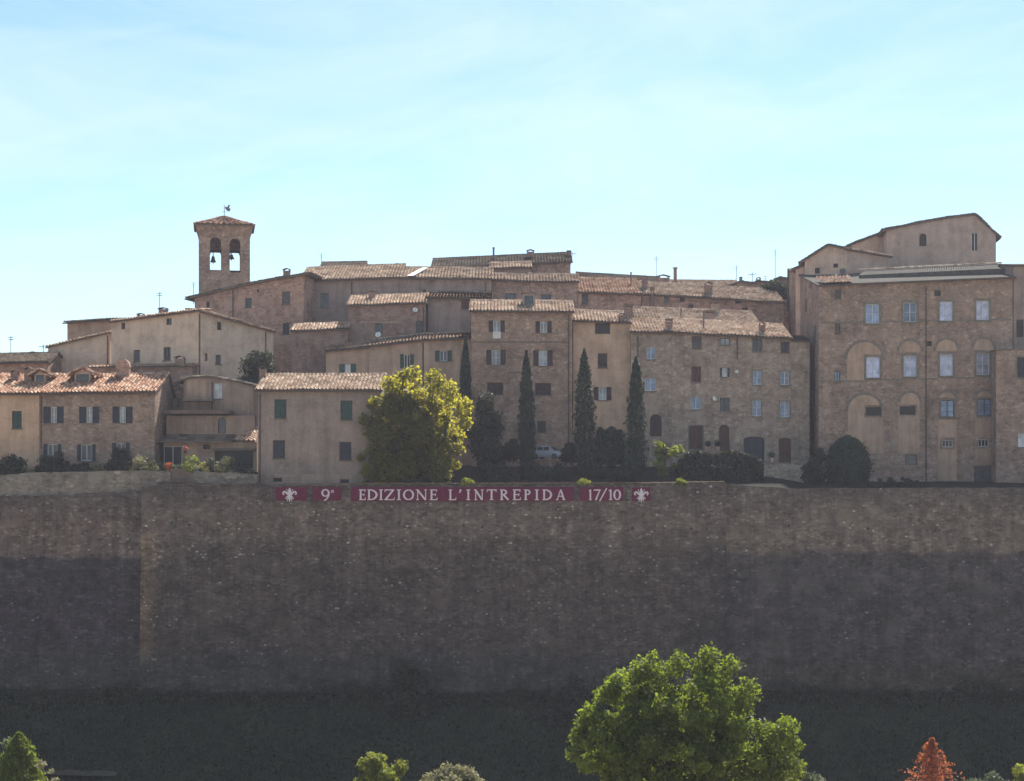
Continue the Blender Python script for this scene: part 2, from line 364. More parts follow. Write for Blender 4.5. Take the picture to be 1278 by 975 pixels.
def volume(root, l, r, base, eave, depth, wall, roof=None, rmat='tile_old', slope=.32, over=.38, side=.22, ridge=None, wins=(), poly=None,
           gutter=True, pitch=.39, pipes=(), wname='wall', rname='roof', flat_top=False, back=True, hip=0.0, keep=False):
    """one block of a house: walls with real openings, tiled roof, windows, gutters. eave = pixel rows of the roof edge at both ends."""
    h = Vol(); T, loc, L = frame_of(l, r); h.T, h.loc, h.L, h.root = T, loc, L, root
    zb = base
    if poly:
        pts = [loc(x, y)[:2] for x, y in poly]
        def topf(u):
            for (a, za), (b, zb_) in zip(pts, pts[1:]):
                if u <= b: return za + (zb_ - za) * (u - a) / (b - a)
            return pts[-1][1]
        toph = lambda u: topf(u) - .12
        ucuts = [p[0] for p in pts]; ucuts[0], ucuts[-1] = 0, L
    else:
        _, z0, _ = loc(l[0], eave[0], -over if not flat_top else 0); _, z1, _ = loc(r[0], eave[1], -over if not flat_top else 0)
        ez = lambda u: z0 + (z1 - z0) * u / L
        off = 0 if flat_top else slope * over - .1
        toph = lambda u: ez(u) + off
        ucuts = [0, L]
    # openings
    holes, specs = [], []
    for w in wins:
        cx, cy, ww, hh, st = w[:5]; kw = w[5] if len(w) > 5 else {}
        u0, zt, _ = loc(cx - ww / 2, cy - hh / 2); u1, zbm, _ = loc(cx + ww / 2, cy + hh / 2)
        if st == 'sh':
            s = (u1 - u0) * kw.get('leaf', .28); hole = (u0 + s, u1 - s, zbm, zt)
        else: hole = (u0, u1, zbm, zt)
        if not kw.get('proud'): holes.append(hole)
        specs.append((hole, u0, u1, st, kw))
    wm = MB()
    step = max(1, int(L / 3)); us = ucuts + [L * i / step for i in range(step + 1)]
    grid_wall(wm, T, us, [zb], toph, holes)
    t0, t1 = toph(0), toph(L)
    for (a, b_, z0_, z1_) in holes:            # reveals
        d = .26
        for q in ((a, z0_, a, z1_), (b_, z1_, b_, z0_), (a, z1_, b_, z1_), (b_, z0_, a, z0_)):
            wm.poly([T(q[0], 0, q[1]), T(q[2], 0, q[3]), T(q[2], d, q[3]), T(q[0], d, q[1])])
    for hole, u0, u1, st, kw in specs:
        if kw.get('arch'):
            a, b_, z0_, z1_ = hole; c = (a + b_) / 2; rad = (b_ - a) / 2; ry = min(rad * kw.get('rise', 1.0), (z1_ - z0_) * .6); n = 7
            arc = [(c - rad * math.cos(math.pi * k / (2 * n)), z1_ - ry + ry * math.sin(math.pi * k / (2 * n))) for k in range(n + 1)]
            for sgn in (1, -1):
                A_ = [(c + (x - c) * sgn, z) for x, z in arc]
                cor = (a if sgn == 1 else b_, z1_)
                for p, q in zip(A_, A_[1:]):
                    wm.poly([T(cor[0], 0, cor[1]), T(p[0], 0, p[1]), T(q[0], 0, q[1])], [cor, p, q])
                    wm.poly([T(p[0], 0, p[1]), T(q[0], 0, q[1]), T(q[0], .2, q[1]), T(p[0], .2, p[1])])
    # sides and back
    D = depth
    if poly:
        wm.poly([T(0, D, zb), T(0, 0, zb), T(0, 0, t0), T(0, D, t0)], [(-D, zb), (0, zb), (0, t0), (-D, t0)])
        wm.poly([T(L, 0, zb), T(L, D, zb), T(L, D, t1), T(L, 0, t1)], [(L, zb), (L + D, zb), (L + D, t1), (L, t1)])
        for (a, za), (b_, zb_) in zip(pts, pts[1:]):
            wm.poly([T(b_, D, zb), T(a, D, zb), T(a, D, za - .12), T(b_, D, zb_ - .12)])
    elif flat_top:
        wm.poly([T(0, D, zb), T(0, 0, zb), T(0, 0, t0), T(0, D, t0)], [(-D, zb), (0, zb), (0, t0), (-D, t0)])
        wm.poly([T(L, 0, zb), T(L, D, zb), T(L, D, t1), T(L, 0, t1)], [(L, zb), (L + D, zb), (L + D, t1), (L, t1)])
        wm.poly([T(L, D, zb), T(0, D, zb), T(0, D, t0), T(L, D, t1)])
        wm.poly([T(0, 0, t0), T(L, 0, t1), T(L, D, t1), T(0, D, t0)])
    else:
        if ridge is not None:
            hf = (HY - ridge) / F; um = L / 2; zf = ez(um); Yf = loc(CX, HY)[2] if abs(L) < 0 else (l[1] + r[1]) / 2
            dr = max(.8, (hf * Yf - zf) / max(.03, slope - hf) - over); dr = min(dr, D - .3)
        else: dr = D / 2
        h.dr = dr; rr = slope * (dr + over)
        if D - dr > dr * 1.6 + 1 and not keep: D = h.D = dr * 2      # symmetric gable when the ridge is near the front
        sb = rr * .9 / max(.5, (D - dr + over))
        sb = slope * (dr + over) / (D - dr + over)
        tr0, tr1 = ez(0) + rr - .1, ez(L) + rr - .1
        for (u, te, tr, s) in ((0, t0, tr0, 1), (L, t1, tr1, -1)):
            P = [T(u, D, zb), T(u, 0, zb), T(u, 0, te), T(u, dr, tr), T(u, D, te)]
            uvs = [(s * -D + u, zb), (u, zb), (u, te), (u - s * dr, tr), (u - s * D, te)]
            wm.poly(P if s == 1 else P[::-1], uvs if s == 1 else uvs[::-1])
        wm.poly([T(L, D, zb), T(0, D, zb), T(0, D, t0), T(L, D, t1)])
    h.wall = part(wm, wname, M[wall], root)
    # roof
    h.roof = None
    if not flat_top and rmat:
        rf = MB(); sl = MB()
        if poly:
            for i, ((a, za), (b_, zb_)) in enumerate(zip(pts, pts[1:])):
                a2, za2, b2, zb2 = a, za, b_, zb_
                sg = (zb_ - za) / (b_ - a)
                if i == 0: a2 = a - side * 2; za2 = za - sg * side * 2
                if i == len(pts) - 2: b2 = b_ + side * 2; zb2 = zb_ + sg * side * 2
                lowL = za2 <= zb2
                if rmat.startswith('tile'):
                    if lowL: tiles(rf, T(a2, D, za2), T(a2, -over, za2), T(b2, -over, zb2), T(b2, D, zb2), pitch)
                    else: tiles(rf, T(b2, -over, zb2), T(b2, D, zb2), T(a2, D, za2), T(a2, -over, za2), pitch)
                else: rf.poly([T(a2, -over, za2 + .05), T(b2, -over, zb2 + .05), T(b2, D, zb2 + .05), T(a2, D, za2 + .05)])
                P = [T(a2, -over, za2), T(b2, -over, zb2), T(b2, D, zb2), T(a2, D, za2)]
                Q = [p - Vector((0, 0, .13)) for p in P]
                sl.poly(P); sl.poly(Q[::-1])
                for k in range(4): sl.poly([P[k], Q[k], Q[(k + 1) % 4], P[(k + 1) % 4]])
        else:
            e0, e1 = T(-side, -over, ez(-side)), T(L + side, -over, ez(L + side))
            k0, k1 = T(-side + hip, dr, ez(-side) + rr), T(L + side - hip, dr, ez(L + side) + rr)
            b0, b1 = T(-side, D + over, ez(-side)), T(L + side, D + over, ez(L + side))
            sheets = [(e0, e1, k1, k0), (b1, b0, k0, k1)]
            if hip: sheets += [(b0, e0, k0, k0), (e1, b1, k1, k1)]
            for i, s_ in enumerate(sheets):
                if i == 1 and not back: continue
                if rmat.startswith('tile'): tiles(rf, *s_, pitch=pitch, course=.46 if i == 0 else .9)
                else:
                    n = max(2, int((s_[1] - s_[0]).length / .5))
                    for q in range(n):
                        a_, b_ = q / n, (q + .92) / n; up = Vector((0, 0, .06)); up2 = Vector((0, 0, .02))
                        rf.poly([s_[0].lerp(s_[1], a_) + up, s_[0].lerp(s_[1], b_) + up, s_[3].lerp(s_[2], b_) + up, s_[3].lerp(s_[2], a_) + up])
                        rf.poly([s_[0].lerp(s_[1], b_) + up2, s_[0].lerp(s_[1], (q + 1) / n) + up2, s_[3].lerp(s_[2], (q + 1) / n) + up2, s_[3].lerp(s_[2], b_) + up2])
                P = list(s_); Q = [p - Vector((0, 0, .12)) for p in P]
                sl.poly(P); sl.poly(Q[::-1])
                for k in range(4):
                    if (P[k] - P[(k + 1) % 4]).length > .01: sl.poly([P[k], Q[k], Q[(k + 1) % 4], P[(k + 1) % 4]])
            if rmat.startswith('tile'): ridge_tiles(rf, k0, k1)
        h.roof = part(rf, rname, M[rmat], root)
        part(sl, 'roof_boards', M['slab'], h.roof)
        if gutter and not poly:
            g = MB(); g.tube([e0 + Vector((0, 0, -.1)) + (T(0, -.08, 0) - T(0, 0, 0)), e1 + Vector((0, 0, -.1)) + (T(0, -.08, 0) - T(0, 0, 0))], .075, 6)
            part(g, 'gutter', M['gutter'], h.roof)
    for (px, y0, y1) in pipes:
        u, zt, _ = loc(px, y0); _, zz, _ = loc(px, y1)
        g = MB(); g.tube([T(u, -.09, zz), T(u, -.09, zt)], .065, 6)
        for q in range(int((zt - zz) / 2)):
            g.tube([T(u, -.09, zz + q * 2 + .8), T(u, -.09, zz + q * 2 + .9)], .085, 6)
        part(g, 'downpipe', M['gutter'], root)
    for hole, u0, u1, st, kw in specs: opening(h, hole, u0, u1, st, kw)
    return h

def opening(h, hole, u0, u1, st, kw):
    T, root = h.T, h.root; a, b, z0, z1 = hole
    col = kw.get('col', 'sh_brown'); pane = kw.get('pane', 'pane_light'); door = st == 'door'
    fr = MB(); t = min(.07, (b - a) * .12); d0, d1 = .15, .21
    fm = M[kw.get('frame', 'frame_b' if st in ('cl', 'dark', 'door') else 'frame_w')]
    fr.box(T, a, a + t, d0, d1, z0, z1); fr.box(T, b - t, b, d0, d1, z0, z1)
    fr.box(T, a + t, b - t, d0, d1, z1 - t, z1); fr.box(T, a + t, b - t, d0, d1, z0, z0 + t)
    if st in ('sh', 'pane'):
        c = (a + b) / 2; fr.box(T, c - t * .6, c + t * .6, d0, d1 - .01, z0 + t, z1 - t)
        if kw.get('bars', 0):
            for k in range(1, kw['bars'] + 1):
                z = z0 + (z1 - z0) * k / (kw['bars'] + 1)
                fr.box(T, a + t, c - t * .6, d0 + .015, d1 - .012, z - .02, z + .02); fr.box(T, c + t * .6, b - t, d0 + .015, d1 - .012, z - .02, z + .02)
    if st == 'grill':
        n = 3
        for k in range(1, n):
            u = a + (b - a) * k / n; fr.box(T, u - .03, u + .03, d0 - .02, d1 - .02, z0 + t, z1 - t)
    w = part(fr, 'door' if door else 'window', fm, root)
    if st in ('sh', 'pane', 'dark', 'grill'):
        p = MB(); p.box(T, a + t * .5, b - t * .5, .22, .24, z0 + t * .5, z1 - t * .5)
        part(p, 'pane', M[pane if st in ('sh', 'pane') else kw.get('pane', 'pane_dark')], w)  # open dark holes get a near-black panel, interior shade put into its colour
    if st == 'sh':
        s = a - u0 - .02
        for (x0, x1, hinge) in ((u0, u0 + s, a), (u1 - s, u1, b)):
            m = MB(); leaf(m, T, x0, x1, z0 - .03, z1 + .03, -.07, -.025); part(m, 'shutter', M[col], w)
    if st == 'cl':
        c = (a + b) / 2
        n = kw.get('leaves', 2)
        for k in range(n):
            m = MB(); leaf(m, T, a + t + (b - a - 2 * t) * k / n + .01, a + t + (b - a - 2 * t) * (k + 1) / n - .01, z0 + t, z1 - t, .06, .1)
            part(m, 'shutter', M[col], w)
    if door:
        n = kw.get('leaves', 2)
        for k in range(n):
            m = MB(); x0, x1 = a + t + (b - a - 2 * t) * k / n + .01, a + t + (b - a - 2 * t) * (k + 1) / n - .01
            m.box(T, x0, x1, .16, .205, z0, z1 - t)
            for q in (0, 1):
                zz0, zz1 = z0 + (z1 - z0) * (.08 + .46 * q), z0 + (z1 - z0) * (.46 + .46 * q)
                m.box(T, x0 + .08, x1 - .08, .135, .158, zz0, zz1)
            part(m, 'door_leaf', M[col], w)
    if kw.get('sill', st in ('sh', 'cl', 'pane') and not door):
        m = MB(); e = .1 if st != 'sh' else .04
        m.box(T, a - e, b + e, -.13, .09, z0 - .12, z0 - .004); part(m, 'sill', M['sill'], w)
    if kw.get('surround'):
        m = MB(); q = kw['surround']
        m.box(T, a - q, a - .005, -.05, .05, z0 - q, z1 + q); m.box(T, b + .005, b + q, -.05, .05, z0 - q, z1 + q)
        m.box(T, a - .004, b + .004, -.05, .05, z1 + .005, z1 + q); m.box(T, a - .004, b + .004, -.07, .05, z0 - q, z0 - .005)
        part(m, 'surround', M[kw.get('smat', 'surround')], w)
    if kw.get('cloth'):
        m = MB(); x0, x1 = a - .05, b + .05
        for k in range(6):
            ua, ub = x0 + (x1 - x0) * k / 6, x0 + (x1 - x0) * (k + 1) / 6; da, db = .02 * (k % 2), .02 * ((k + 1) % 2)
            m.poly([T(ua, -.17 - da, z0 - .75), T(ub, -.17 - db, z0 - .75), T(ub, -.15 - db, z0 + .02), T(ua, -.15 - da, z0 + .02)])
            m.poly([T(ua, -.13 - da, z0 - .75), T(ua, -.13 - da, z0 + .02), T(ub, -.13 - db, z0 + .02), T(ub, -.13 - db, z0 - .75)])
        c = m.build('laundry', M['cloth_w'], None, org=T((a + b) / 2, -.15, z0 - .75))
        tag(c, 'white cloth hanging below the shuttered top window of the tall stone house', 'laundry')
def leaf(m, T, x0, x1, z0, z1, d0, d1):
    """a louvred shutter leaf"""
    e = min(.06, (x1 - x0) * .2)
    m.box(T, x0, x0 + e, d0, d1, z0, z1); m.box(T, x1 - e, x1, d0, d1, z0, z1)
    m.box(T, x0 + e, x1 - e, d0, d1, z1 - .07, z1); m.box(T, x0 + e, x1 - e, d0, d1, z0, z0 + .07)
    n = max(4, int((z1 - z0) / .12))
    for k in range(n):
        z = z0 + .07 + (z1 - z0 - .14) * (k + .5) / n; hh = (z1 - z0 - .14) / n
        m.poly([T(x0 + e, d0 + .005, z - hh * .45), T(x1 - e, d0 + .005, z - hh * .45), T(x1 - e, d1 - .005, z + hh * .6), T(x0 + e, d1 - .005, z + hh * .6)])
    m.poly([T(x0 + e, d1 - .002, z0 + .07), T(x1 - e, d1 - .002, z0 + .07), T(x1 - e, d1 - .002, z1 - .07), T(x0 + e, d1 - .002, z1 - .07)])

def house(name, label, cat, l, base_z=-3.0, group=None):
    a = at(l[0], HY, l[1]); return thing(name, label, cat, (a.x, a.y, base_z), group)

def chimney(h, px, top, base, w, Y, style='cap', mat='brick', name='chimney'):
    """base/top pixel rows at depth Y, parented to the roof it stands on"""
    c = at(px, base, Y); z1 = at(px, top, Y).z; z0 = c.z - 1.0; hw = w / F * Y / 2
    T = lambda u, v, z: Vector((c.x + u, c.y + v, z))
    m = MB(); par = h.roof if h.roof is not None else h.wall
    H = z1 - c.z
    if style == 'pipe':
        m.tube([T(0, 0, z0), T(0, 0, z1 - .12)], hw * .7, 8); m.tube([T(0, 0, z1 - .11), T(0, 0, z1)], hw * 1.1, 8)
        part(m, name, M[mat], par); return
    if style == 'round':
        m.box(T, -hw, hw, -.45, .45, z0, c.z + H * .6)
        n = 8
        for k in range(n):
            a, b = math.pi * k / n, math.pi * (k + 1) / n
            P = [(hw * 1.1 * math.cos(x), c.z + H * .6 + H * .4 * math.sin(x)) for x in (a, b)]
            m.poly([T(P[0][0], -.5, P[0][1]), T(P[0][0], .5, P[0][1]), T(P[1][0], .5, P[1][1]), T(P[1][0], -.5, P[1][1])])
            for s in (-.5, .5): m.poly([T(0, s, c.z + H * .6), T(P[0][0], s, P[0][1]), T(P[1][0], s, P[1][1])])
        part(m, name, M[mat], par); return
    d = max(.3, min(hw, .5))
    m.box(T, -hw, hw, -d, d, z0, c.z + H * .62)
    m.box(T, -hw * 1.15, hw * 1.15, -d * 1.15, d * 1.15, c.z + H * .62 + .002, c.z + H * .68)
    for sx in (-1, 1):
        m.box(T, sx * hw * .95 - (.09 if sx > 0 else 0), sx * hw * .95 + (0 if sx > 0 else .09), -d * .9, d * .9, c.z + H * .68 + .002, c.z + H * .84)
    o = part(m, name, M[mat], par)
    g = MB()   # little gabled lid
    za, zt = c.z + H * .845, z1
    P = [(-hw * 1.25, za), (0, zt), (hw * 1.25, za)]
    for (x0, a0), (x1, a1) in zip(P, P[1:]):
        g.poly([T(x0, -d * 1.2, a0), T(x1, -d * 1.2, a1), T(x1, d * 1.2, a1), T(x0, d * 1.2, a0)])
        g.poly([T(x0, -d * 1.2, a0 - .05), T(x0, d * 1.2, a0 - .05), T(x1, d * 1.2, a1 - .05), T(x1, -d * 1.2, a1 - .05)])
        g.poly([T(x0, -d * 1.2, a0 - .05), T(x1, -d * 1.2, a1 - .05), T(x1, -d * 1.2, a1), T(x0, -d * 1.2, a0)])
    if style == 'cap': part(g, 'chimney_cap', M['tile_dark'], par)
    else:
        g = MB(); g.box(T, -hw * 1.2, hw * 1.2, -d * 1.2, d * 1.2, za, zt); part(g, 'chimney_cap', M['slab'], par)

def dormer(h, px, pyc, w, hh, apex, Y, shedpx):
    """small window gable standing on a tiled slope"""
    root = h.root; c = at(px, pyc + hh / 2, Y); k = Y / F
    T = lambda u, v, z: Vector((c.x + u, c.y + v, c.z + z))
    W, H, Z = w * k / 2, hh * k, (pyc + hh / 2 - apex) * k
    m = MB(); o = W + .16
    m.box(T, -o, -W, 0, 1.6, -.6, H); m.box(T, W, o, 0, 1.6, -.6, H); m.box(T, -W, W, 0, 1.6, -.6, 0)
    m.poly([T(-o, 0, H), T(o, 0, H), T(0, 0, Z - .12)])
    d = part(m, 'dormer', M['pl_tan'], h.roof)
    r = MB(); s = shedpx * k
    tiles(r, T(-s, 2.2, H - .15), T(-s, -.25, H - .15), T(0, -.25, Z - .05), T(0, 2.2, Z - .05))
    tiles(r, T(s, -.25, H - .15), T(s, 2.2, H - .15), T(0, 2.2, Z - .05), T(0, -.25, Z - .05))
    for q in (-1, 1):
        r.poly([T(q * s, -.25, H - .2), T(0, -.25, Z - .1), T(0, 2.2, Z - .1), T(q * s, 2.2, H - .2)], [(3.5, 3.5)] * 4)
    part(r, 'dormer_roof', M['tile_red'], h.roof)
    p = MB(); p.box(T, -W, W, .12, .15, 0, H); part(p, 'dormer_pane', M['pane_dim'], h.roof)

def antenna(px, top, base, Y, label, style='comb', flip=1):
    b = at(px, base + 6, Y); t = at(px, top, Y); m = MB(); k = Y / F
    m.tube([b, t], .035, 5)
    L = 5 * k
    if style == 'comb':
        for q, zz in ((0, 1.5), (1, 4.5)):
            z = t - Vector((0, 0, zz * k))
            m.tube([z - Vector((L * .7 * flip, .2, 0)), z + Vector((L * .7 * flip, -.2, 0))], .025, 4)
            for i in range(5):
                c = z + Vector((L * .7 * flip, -.2, 0)) * (i / 2 - 1)
                m.tube([c - Vector((.05, .3, .0)), c + Vector((.05, .3, .12))], .018, 4)
    elif style == 'bar':
        z = t - Vector((0, 0, 3 * k)); m.tube([z - Vector((L, 0, 0)), z + Vector((L, .1, .1))], .03, 4)
        for i in range(6): c = z + Vector((L * (i / 2.5 - 1), 0, 0)); m.tube([c - Vector((0, .2, .22)), c + Vector((0, .2, .22))], .018, 4)
    else:
        for i in range(3): z = t - Vector((0, 0, i * 2.6 * k)); w_ = (.3, .42, .26)[i]; m.tube([z - Vector((w_, 0, 0)), z + Vector((w_ * .8, .2, .04))], .02, 4)
    tag(m.build('tv_antenna', M['metal'], None, org=(b.x, b.y, b.z)), label, 'antenna', 'aerials on the roofs')
def dish(px, py, r, Y, label, mat='white', yaw=0.0):
    c = at(px, py, Y); rr = r / F * Y; m = MB(); n = 14
    root = thing('satellite_dish', label, 'satellite dish', (c.x, c.y + .3, c.z - rr), 'satellite dishes on the houses')
    nrm = Vector((math.sin(yaw), -math.cos(yaw), .35)).normalized(); a = nrm.cross(Vector((0, 0, 1))).normalized(); b = a.cross(nrm)
    def P(q, t, off=0): return c + (a * math.cos(t) + b * math.sin(t)) * rr * q + nrm * (rr * .25 * q * q + off)
    for i in range(4):
        for k in range(n):
            t0, t1 = 2 * math.pi * k / n, 2 * math.pi * (k + 1) / n
            for off in (0, -.02):
                q = [P(i / 4, t0, off), P((i + 1) / 4, t0, off), P((i + 1) / 4, t1, off), P(i / 4, t1, off)]
                if i == 0: q = q[1:]
                m.poly(q)
    part(m, 'reflector', M[mat], root, smooth=True)
    s = MB(); s.tube([P(1, -math.pi / 2), c + nrm * rr * .9], .015, 4); s.tube([c + nrm * rr * .85, c + nrm * rr * 1.0], .05, 6); part(s, 'feed_arm', M['metal'], root)
    s = MB(); s.tube([c - nrm * .03, c - nrm * .3, c - nrm * .3 - Vector((0, -.05, rr + .2))], .025, 5); part(s, 'bracket', M['metal'], root)
# ------------------------------------------------------------------ the houses
SB = dict(col='sh_brown'); G = 'houses of the hill town'
# left row by the wall
l = (49, 167)
r_ = house('terrace_house', 'long stone house with grey shutters, three white windows and a dormered terracotta roof', 'house', l, -1.5, G)
sl_ = dict(col='sh_slate', leaf=.35, bars=1)
B2 = volume(r_, (49.3, 167), (193, 167), -1.5, (491, 489), 9, 'stone_grey', rmat='tile_red', ridge=468, wins=[
    (67, 518, 25, 20, 'sh', sl_), (111.5, 518, 25, 20, 'sh', sl_), (153, 518, 25, 20, 'sh', sl_),
    (65.5, 565, 22, 21, 'sh', dict(col='sh_slate', leaf=.22, pane='pane_dim')), (108, 565, 23, 20, 'sh', dict(col='sh_slate', leaf=.2, pane='pane_dim')),
    (151, 563, 22, 20, 'sh', dict(col='sh_slate', leaf=.25, pane='pane_dim'))], pipes=[(51.5, 494, 560)], over=.45)
dormer(B2, 103, 472.5, 16, 11, 459, 170.5, 19)
chimney(B2, 154, 448, 474, 16, 173, 'round', 'stone_pink')
l = (-110, 167.4)
r_ = house('terrace_house', 'plain end house at the left edge with one closed green shutter', 'house', l, -1.5, G)
B1 = volume(r_, l, (49, 167.1), -1.5, (492, 491.2), 9, 'pl_light', rmat='tile_red', ridge=468, wins=[(21, 524, 12, 22, 'cl', dict(col='sh_green'))], over=.45)
dormer(B1, 50, 472.5, 10, 9, 461, 170.5, 15)
chimney(B1, 36, 458, 476, 9, 171.5); chimney(B1, 19, 462, 474, 9, 172)
l = (-130, 182)
r_ = house('back_house', 'dark roofed house behind the dormers at the left edge', 'house', l, -1, G)
v = volume(r_, l, (60, 182), -1, (456, 452), 9, 'stone_grey', rmat='tile_dark', ridge=443)  # roof slope turned from the sun: its shade is put into the tile colour
chimney(v, 42.5, 439, 448, 11, 186)
l = (112, 177)
r_ = house('back_house', 'low grey house with a thin tile cap behind the round topped chimney', 'house', l, -1, G)
v = volume(r_, l, (240, 177), -1, (459, 457.5), 6, 'stone_grey', rmat='tile_pale', slope=.12, over=.3, gutter=False)
chimney(v, 225, 444, 458, 11, 178.5)
# stepped little houses between the row and the green shuttered house
l = (229, 173)
r_ = house('stepped_house', 'grey stepped back house with balcony ledges and french door above the flower terrace', 'house', l, -1, G)
v = volume(r_, (229, 173.2), (316, 172.6), -1, None, 5, 'pl_grey', rmat='tile_old', poly=[(226, 475), (240, 470.5), (262, 470.5), (290, 475), (317, 481.5)], over=.3,
    wins=[(272, 488, 10, 19, 'pane', dict(pane='pane_light'))], pipes=[(265, 477, 545)])
m = MB(); T, loc = v.T, v.loc; a, z1, _ = loc(233, 473.5); b, z0, _ = loc(257, 500)
m.box(T, a, b, -.05, -.005, z0, z1); part(m, 'wall_panel', M['pl_tan'], r_)
v2 = volume(r_, (207.5, 171), (318, 171), -1, (519, 519), 3, 'pl_grey', rmat=None, flat_top=True, wins=[(277, 531, 10, 20, 'dark', dict(arch=True, pane='pane_dim'))])
m = MB(); T, loc = v2.T, v2.loc; a, z1, _ = loc(207, 511.5); b, z0, _ = loc(288, 517); m.box(T, a, b, -1.1, 2.4, z0, z1 - .1); part(m, 'balcony_slab', M['pl_dark'], r_)
m = MB(); a, z1, _ = loc(226, 499.5); b, z0, _ = loc(264, 501.5); m.box(T, a, b, .6, 2.0, z0 + .1, z1 + .1); part(m, 'ledge', M['sill'], r_)
v3 = volume(r_, (204, 169), (320.6, 169), -1, (552, 552), 2.4, 'pl_tan', rmat=None, flat_top=True, wins=[(215.5, 569, 23, 24, 'pane', dict(pane='pane_dark', frame='frame_w', sill=False)),
    (258, 558, 9, 6, 'dark', {}), (292, 578, 48, 30, 'dark', dict(pane='pane_dark'))])
m = MB(); T, loc = v3.T, v3.loc; a, z1, _ = loc(193, 551.5); b, z0, _ = loc(290, 544)
m.poly([T(a, -1.0, z1), T(b, -1.0, z1), T(b, 2.1, z0 + .25), T(a + 1.0, 2.1, z0 + .25)]); m.poly([T(a, -1.0, z1 - .1), T(a + 1.0, 2.1, z0 + .1), T(b, 2.1, z0 + .1), T(b, -1.0, z1 - .1)])
m.poly([T(a, -1.0, z1 - .1), T(b, -1.0, z1 - .1), T(b, -1.0, z1), T(a, -1.0, z1)]); part(m, 'lean_to_roof', M['tile_dark'], r_)
m = MB(); a, z1, _ = loc(291, 550.5); b, z0, _ = loc(320, 542); tiles(m, T(a, -.5, z1), T(b, -.5, z1), T(b, 1.7, z0 + .3), T(a + .9, 1.7, z0 + .3)); part(m, 'porch_roof', M['tile_pale'], r_)
m = MB(); a, z1, _ = loc(266, 559.5); b, z0, _ = loc(319, 562); m.box(T, a, b, -.6, -.02, z0, z1); part(m, 'awning', M['sill'], r_)
# green shuttered house
l = (322, 164)
r_ = house('corner_house', 'plain grey house with two green and two grey closed shutters beside the yellow tree', 'house', l, -1.5, G)
D = volume(r_, l, (474, 164), -1.5, (487, 487), 8, 'pl_cool', rmat='tile_old', ridge=468, over=.4, side=.3, hip=0.0, wins=[
    (350, 510.5, 15, 24, 'cl', dict(col='sh_green')), (432.4, 512, 15, 24, 'cl', dict(col='sh_green')),
    (348, 561, 15, 23, 'cl', dict(col='sh_slate')), (431, 563, 15, 23, 'cl', dict(col='sh_slate')),
    (346.5, 599, 11, 5, 'dark', {}), (430, 601, 11, 5, 'dark', {})], pipes=[(324.5, 492, 604)])
chimney(D, 328, 457, 470, 8, 168.5)
m = MB(); a, z1, _ = D.loc(322.3, 592); b, z0, _ = D.loc(473.7, 611)
hs = [(D.loc(x - 6, 0)[0], D.loc(x + 6, 0)[0], D.loc(x, y + 3)[1], D.loc(x, y - 3)[1]) for x, y in ((346.5, 599), (430, 601))]
grid_wall(m, D.T, [a, b], [z0], lambda u: z1, hs, v=-.05); part(m, 'plinth', M['pl_grey'], r_)
# pink corner house
l = (139, 186)
r_ = house('corner_house', 'pinkish plastered corner house with small square attic windows and a low hipped tile roof', 'house', l, -1, G)
A = volume(r_, (139, 186), (247, 180), 2, (401.5, 387.5), 4.5, 'pl_pink', rmat='tile_pale', slope=.13, over=.35, side=.02, back=False, wins=[
    (153.6, 407, 5, 8, 'dark', {}), (210.7, 401.5, 7, 8, 'dark', dict(pane='pane_dim')), (170.5, 444, 8, 14, 'cl', dict(col='sh_grey', leaves=1)), (208.5, 441.5, 9, 16, 'pane', dict(pane='pane_dim', frame='frame_b'))])
v = volume(r_, (247, 180), (341, 189), 2, (387.5, 413.5), 4, 'pl_pink', rmat='tile_pale', slope=.13, over=.35, side=.02, back=False, wins=[
    (274, 407, 6, 11, 'dark', {}), (257, 446, 5, 10, 'dark', {}), (272.5, 448.7, 7, 12, 'cl', dict(col='sh_grey', leaves=1))], pipes=[(248.6, 392, 468), (331, 414, 440)])
chimney(A, 204, 384, 392, 10, 189)
v = volume(r_, (60, 187.5), (137, 187), 0, (433, 415), 9, 'pl_pink', rmat='tile_pale', slope=.08, over=.35, pipes=[(134.5, 419, 462)], gutter=False)
l = (84, 194)
r_ = house('back_house', 'narrow grey wall under a thin roof behind the pink corner house', 'house', l, 2, G)
v = volume(r_, l, (146, 193.5), 2, (402.5, 399), 9, 'pl_tan', rmat='tile_dark', slope=.1, over=.6, side=.35)
chimney(v, 176, 391, 399, 8, 197)
# long pink church building and tower
l = (243, 200)
r_ = house('church_nave', 'long weathered pink stone building sloping up from the bell tower', 'church', l, 4, G)
Gv = volume(r_, (243, 200), (379, 197), 4, None, 14, 'stone_pink', rmat='tile_dark', poly=[(240, 371.5), (300, 357), (345, 348.5), (380, 343)], over=.55, side=.4, wins=[
    (310, 378.6, 8, 13, 'dark', dict(pane='pane_dim')), (259.5, 380.5, 4, 8, 'dark', {}), (357, 372, 10, 16, 'cl', dict(col='sh_grey', leaves=1)), (357, 410, 8, 14, 'cl', dict(col='sh_slate', leaves=1)), (322, 363, 3, 4, 'dark', {})], pipes=[(291, 362, 398)])
chimney(Gv, 358, 335, 346, 8, 201)
for (cx, y0, y1) in ((336, 351, 430), (376, 346, 420)):
    m = MB(); n = 14
    for k in range(n):
        za, zb_ = Gv.loc(cx, y0 + (y1 - y0) * k / n)[1], Gv.loc(cx, y0 + (y1 - y0) * (k + .94) / n)[1]; u = Gv.loc(cx, y0)[0]; w = .35 + .14 * (k % 2)
        m.box(Gv.T, u - w, u + w * .8, -.05, -.003, zb_, za)
    part(m, 'quoin_stones', M['stone_pink'], r_)

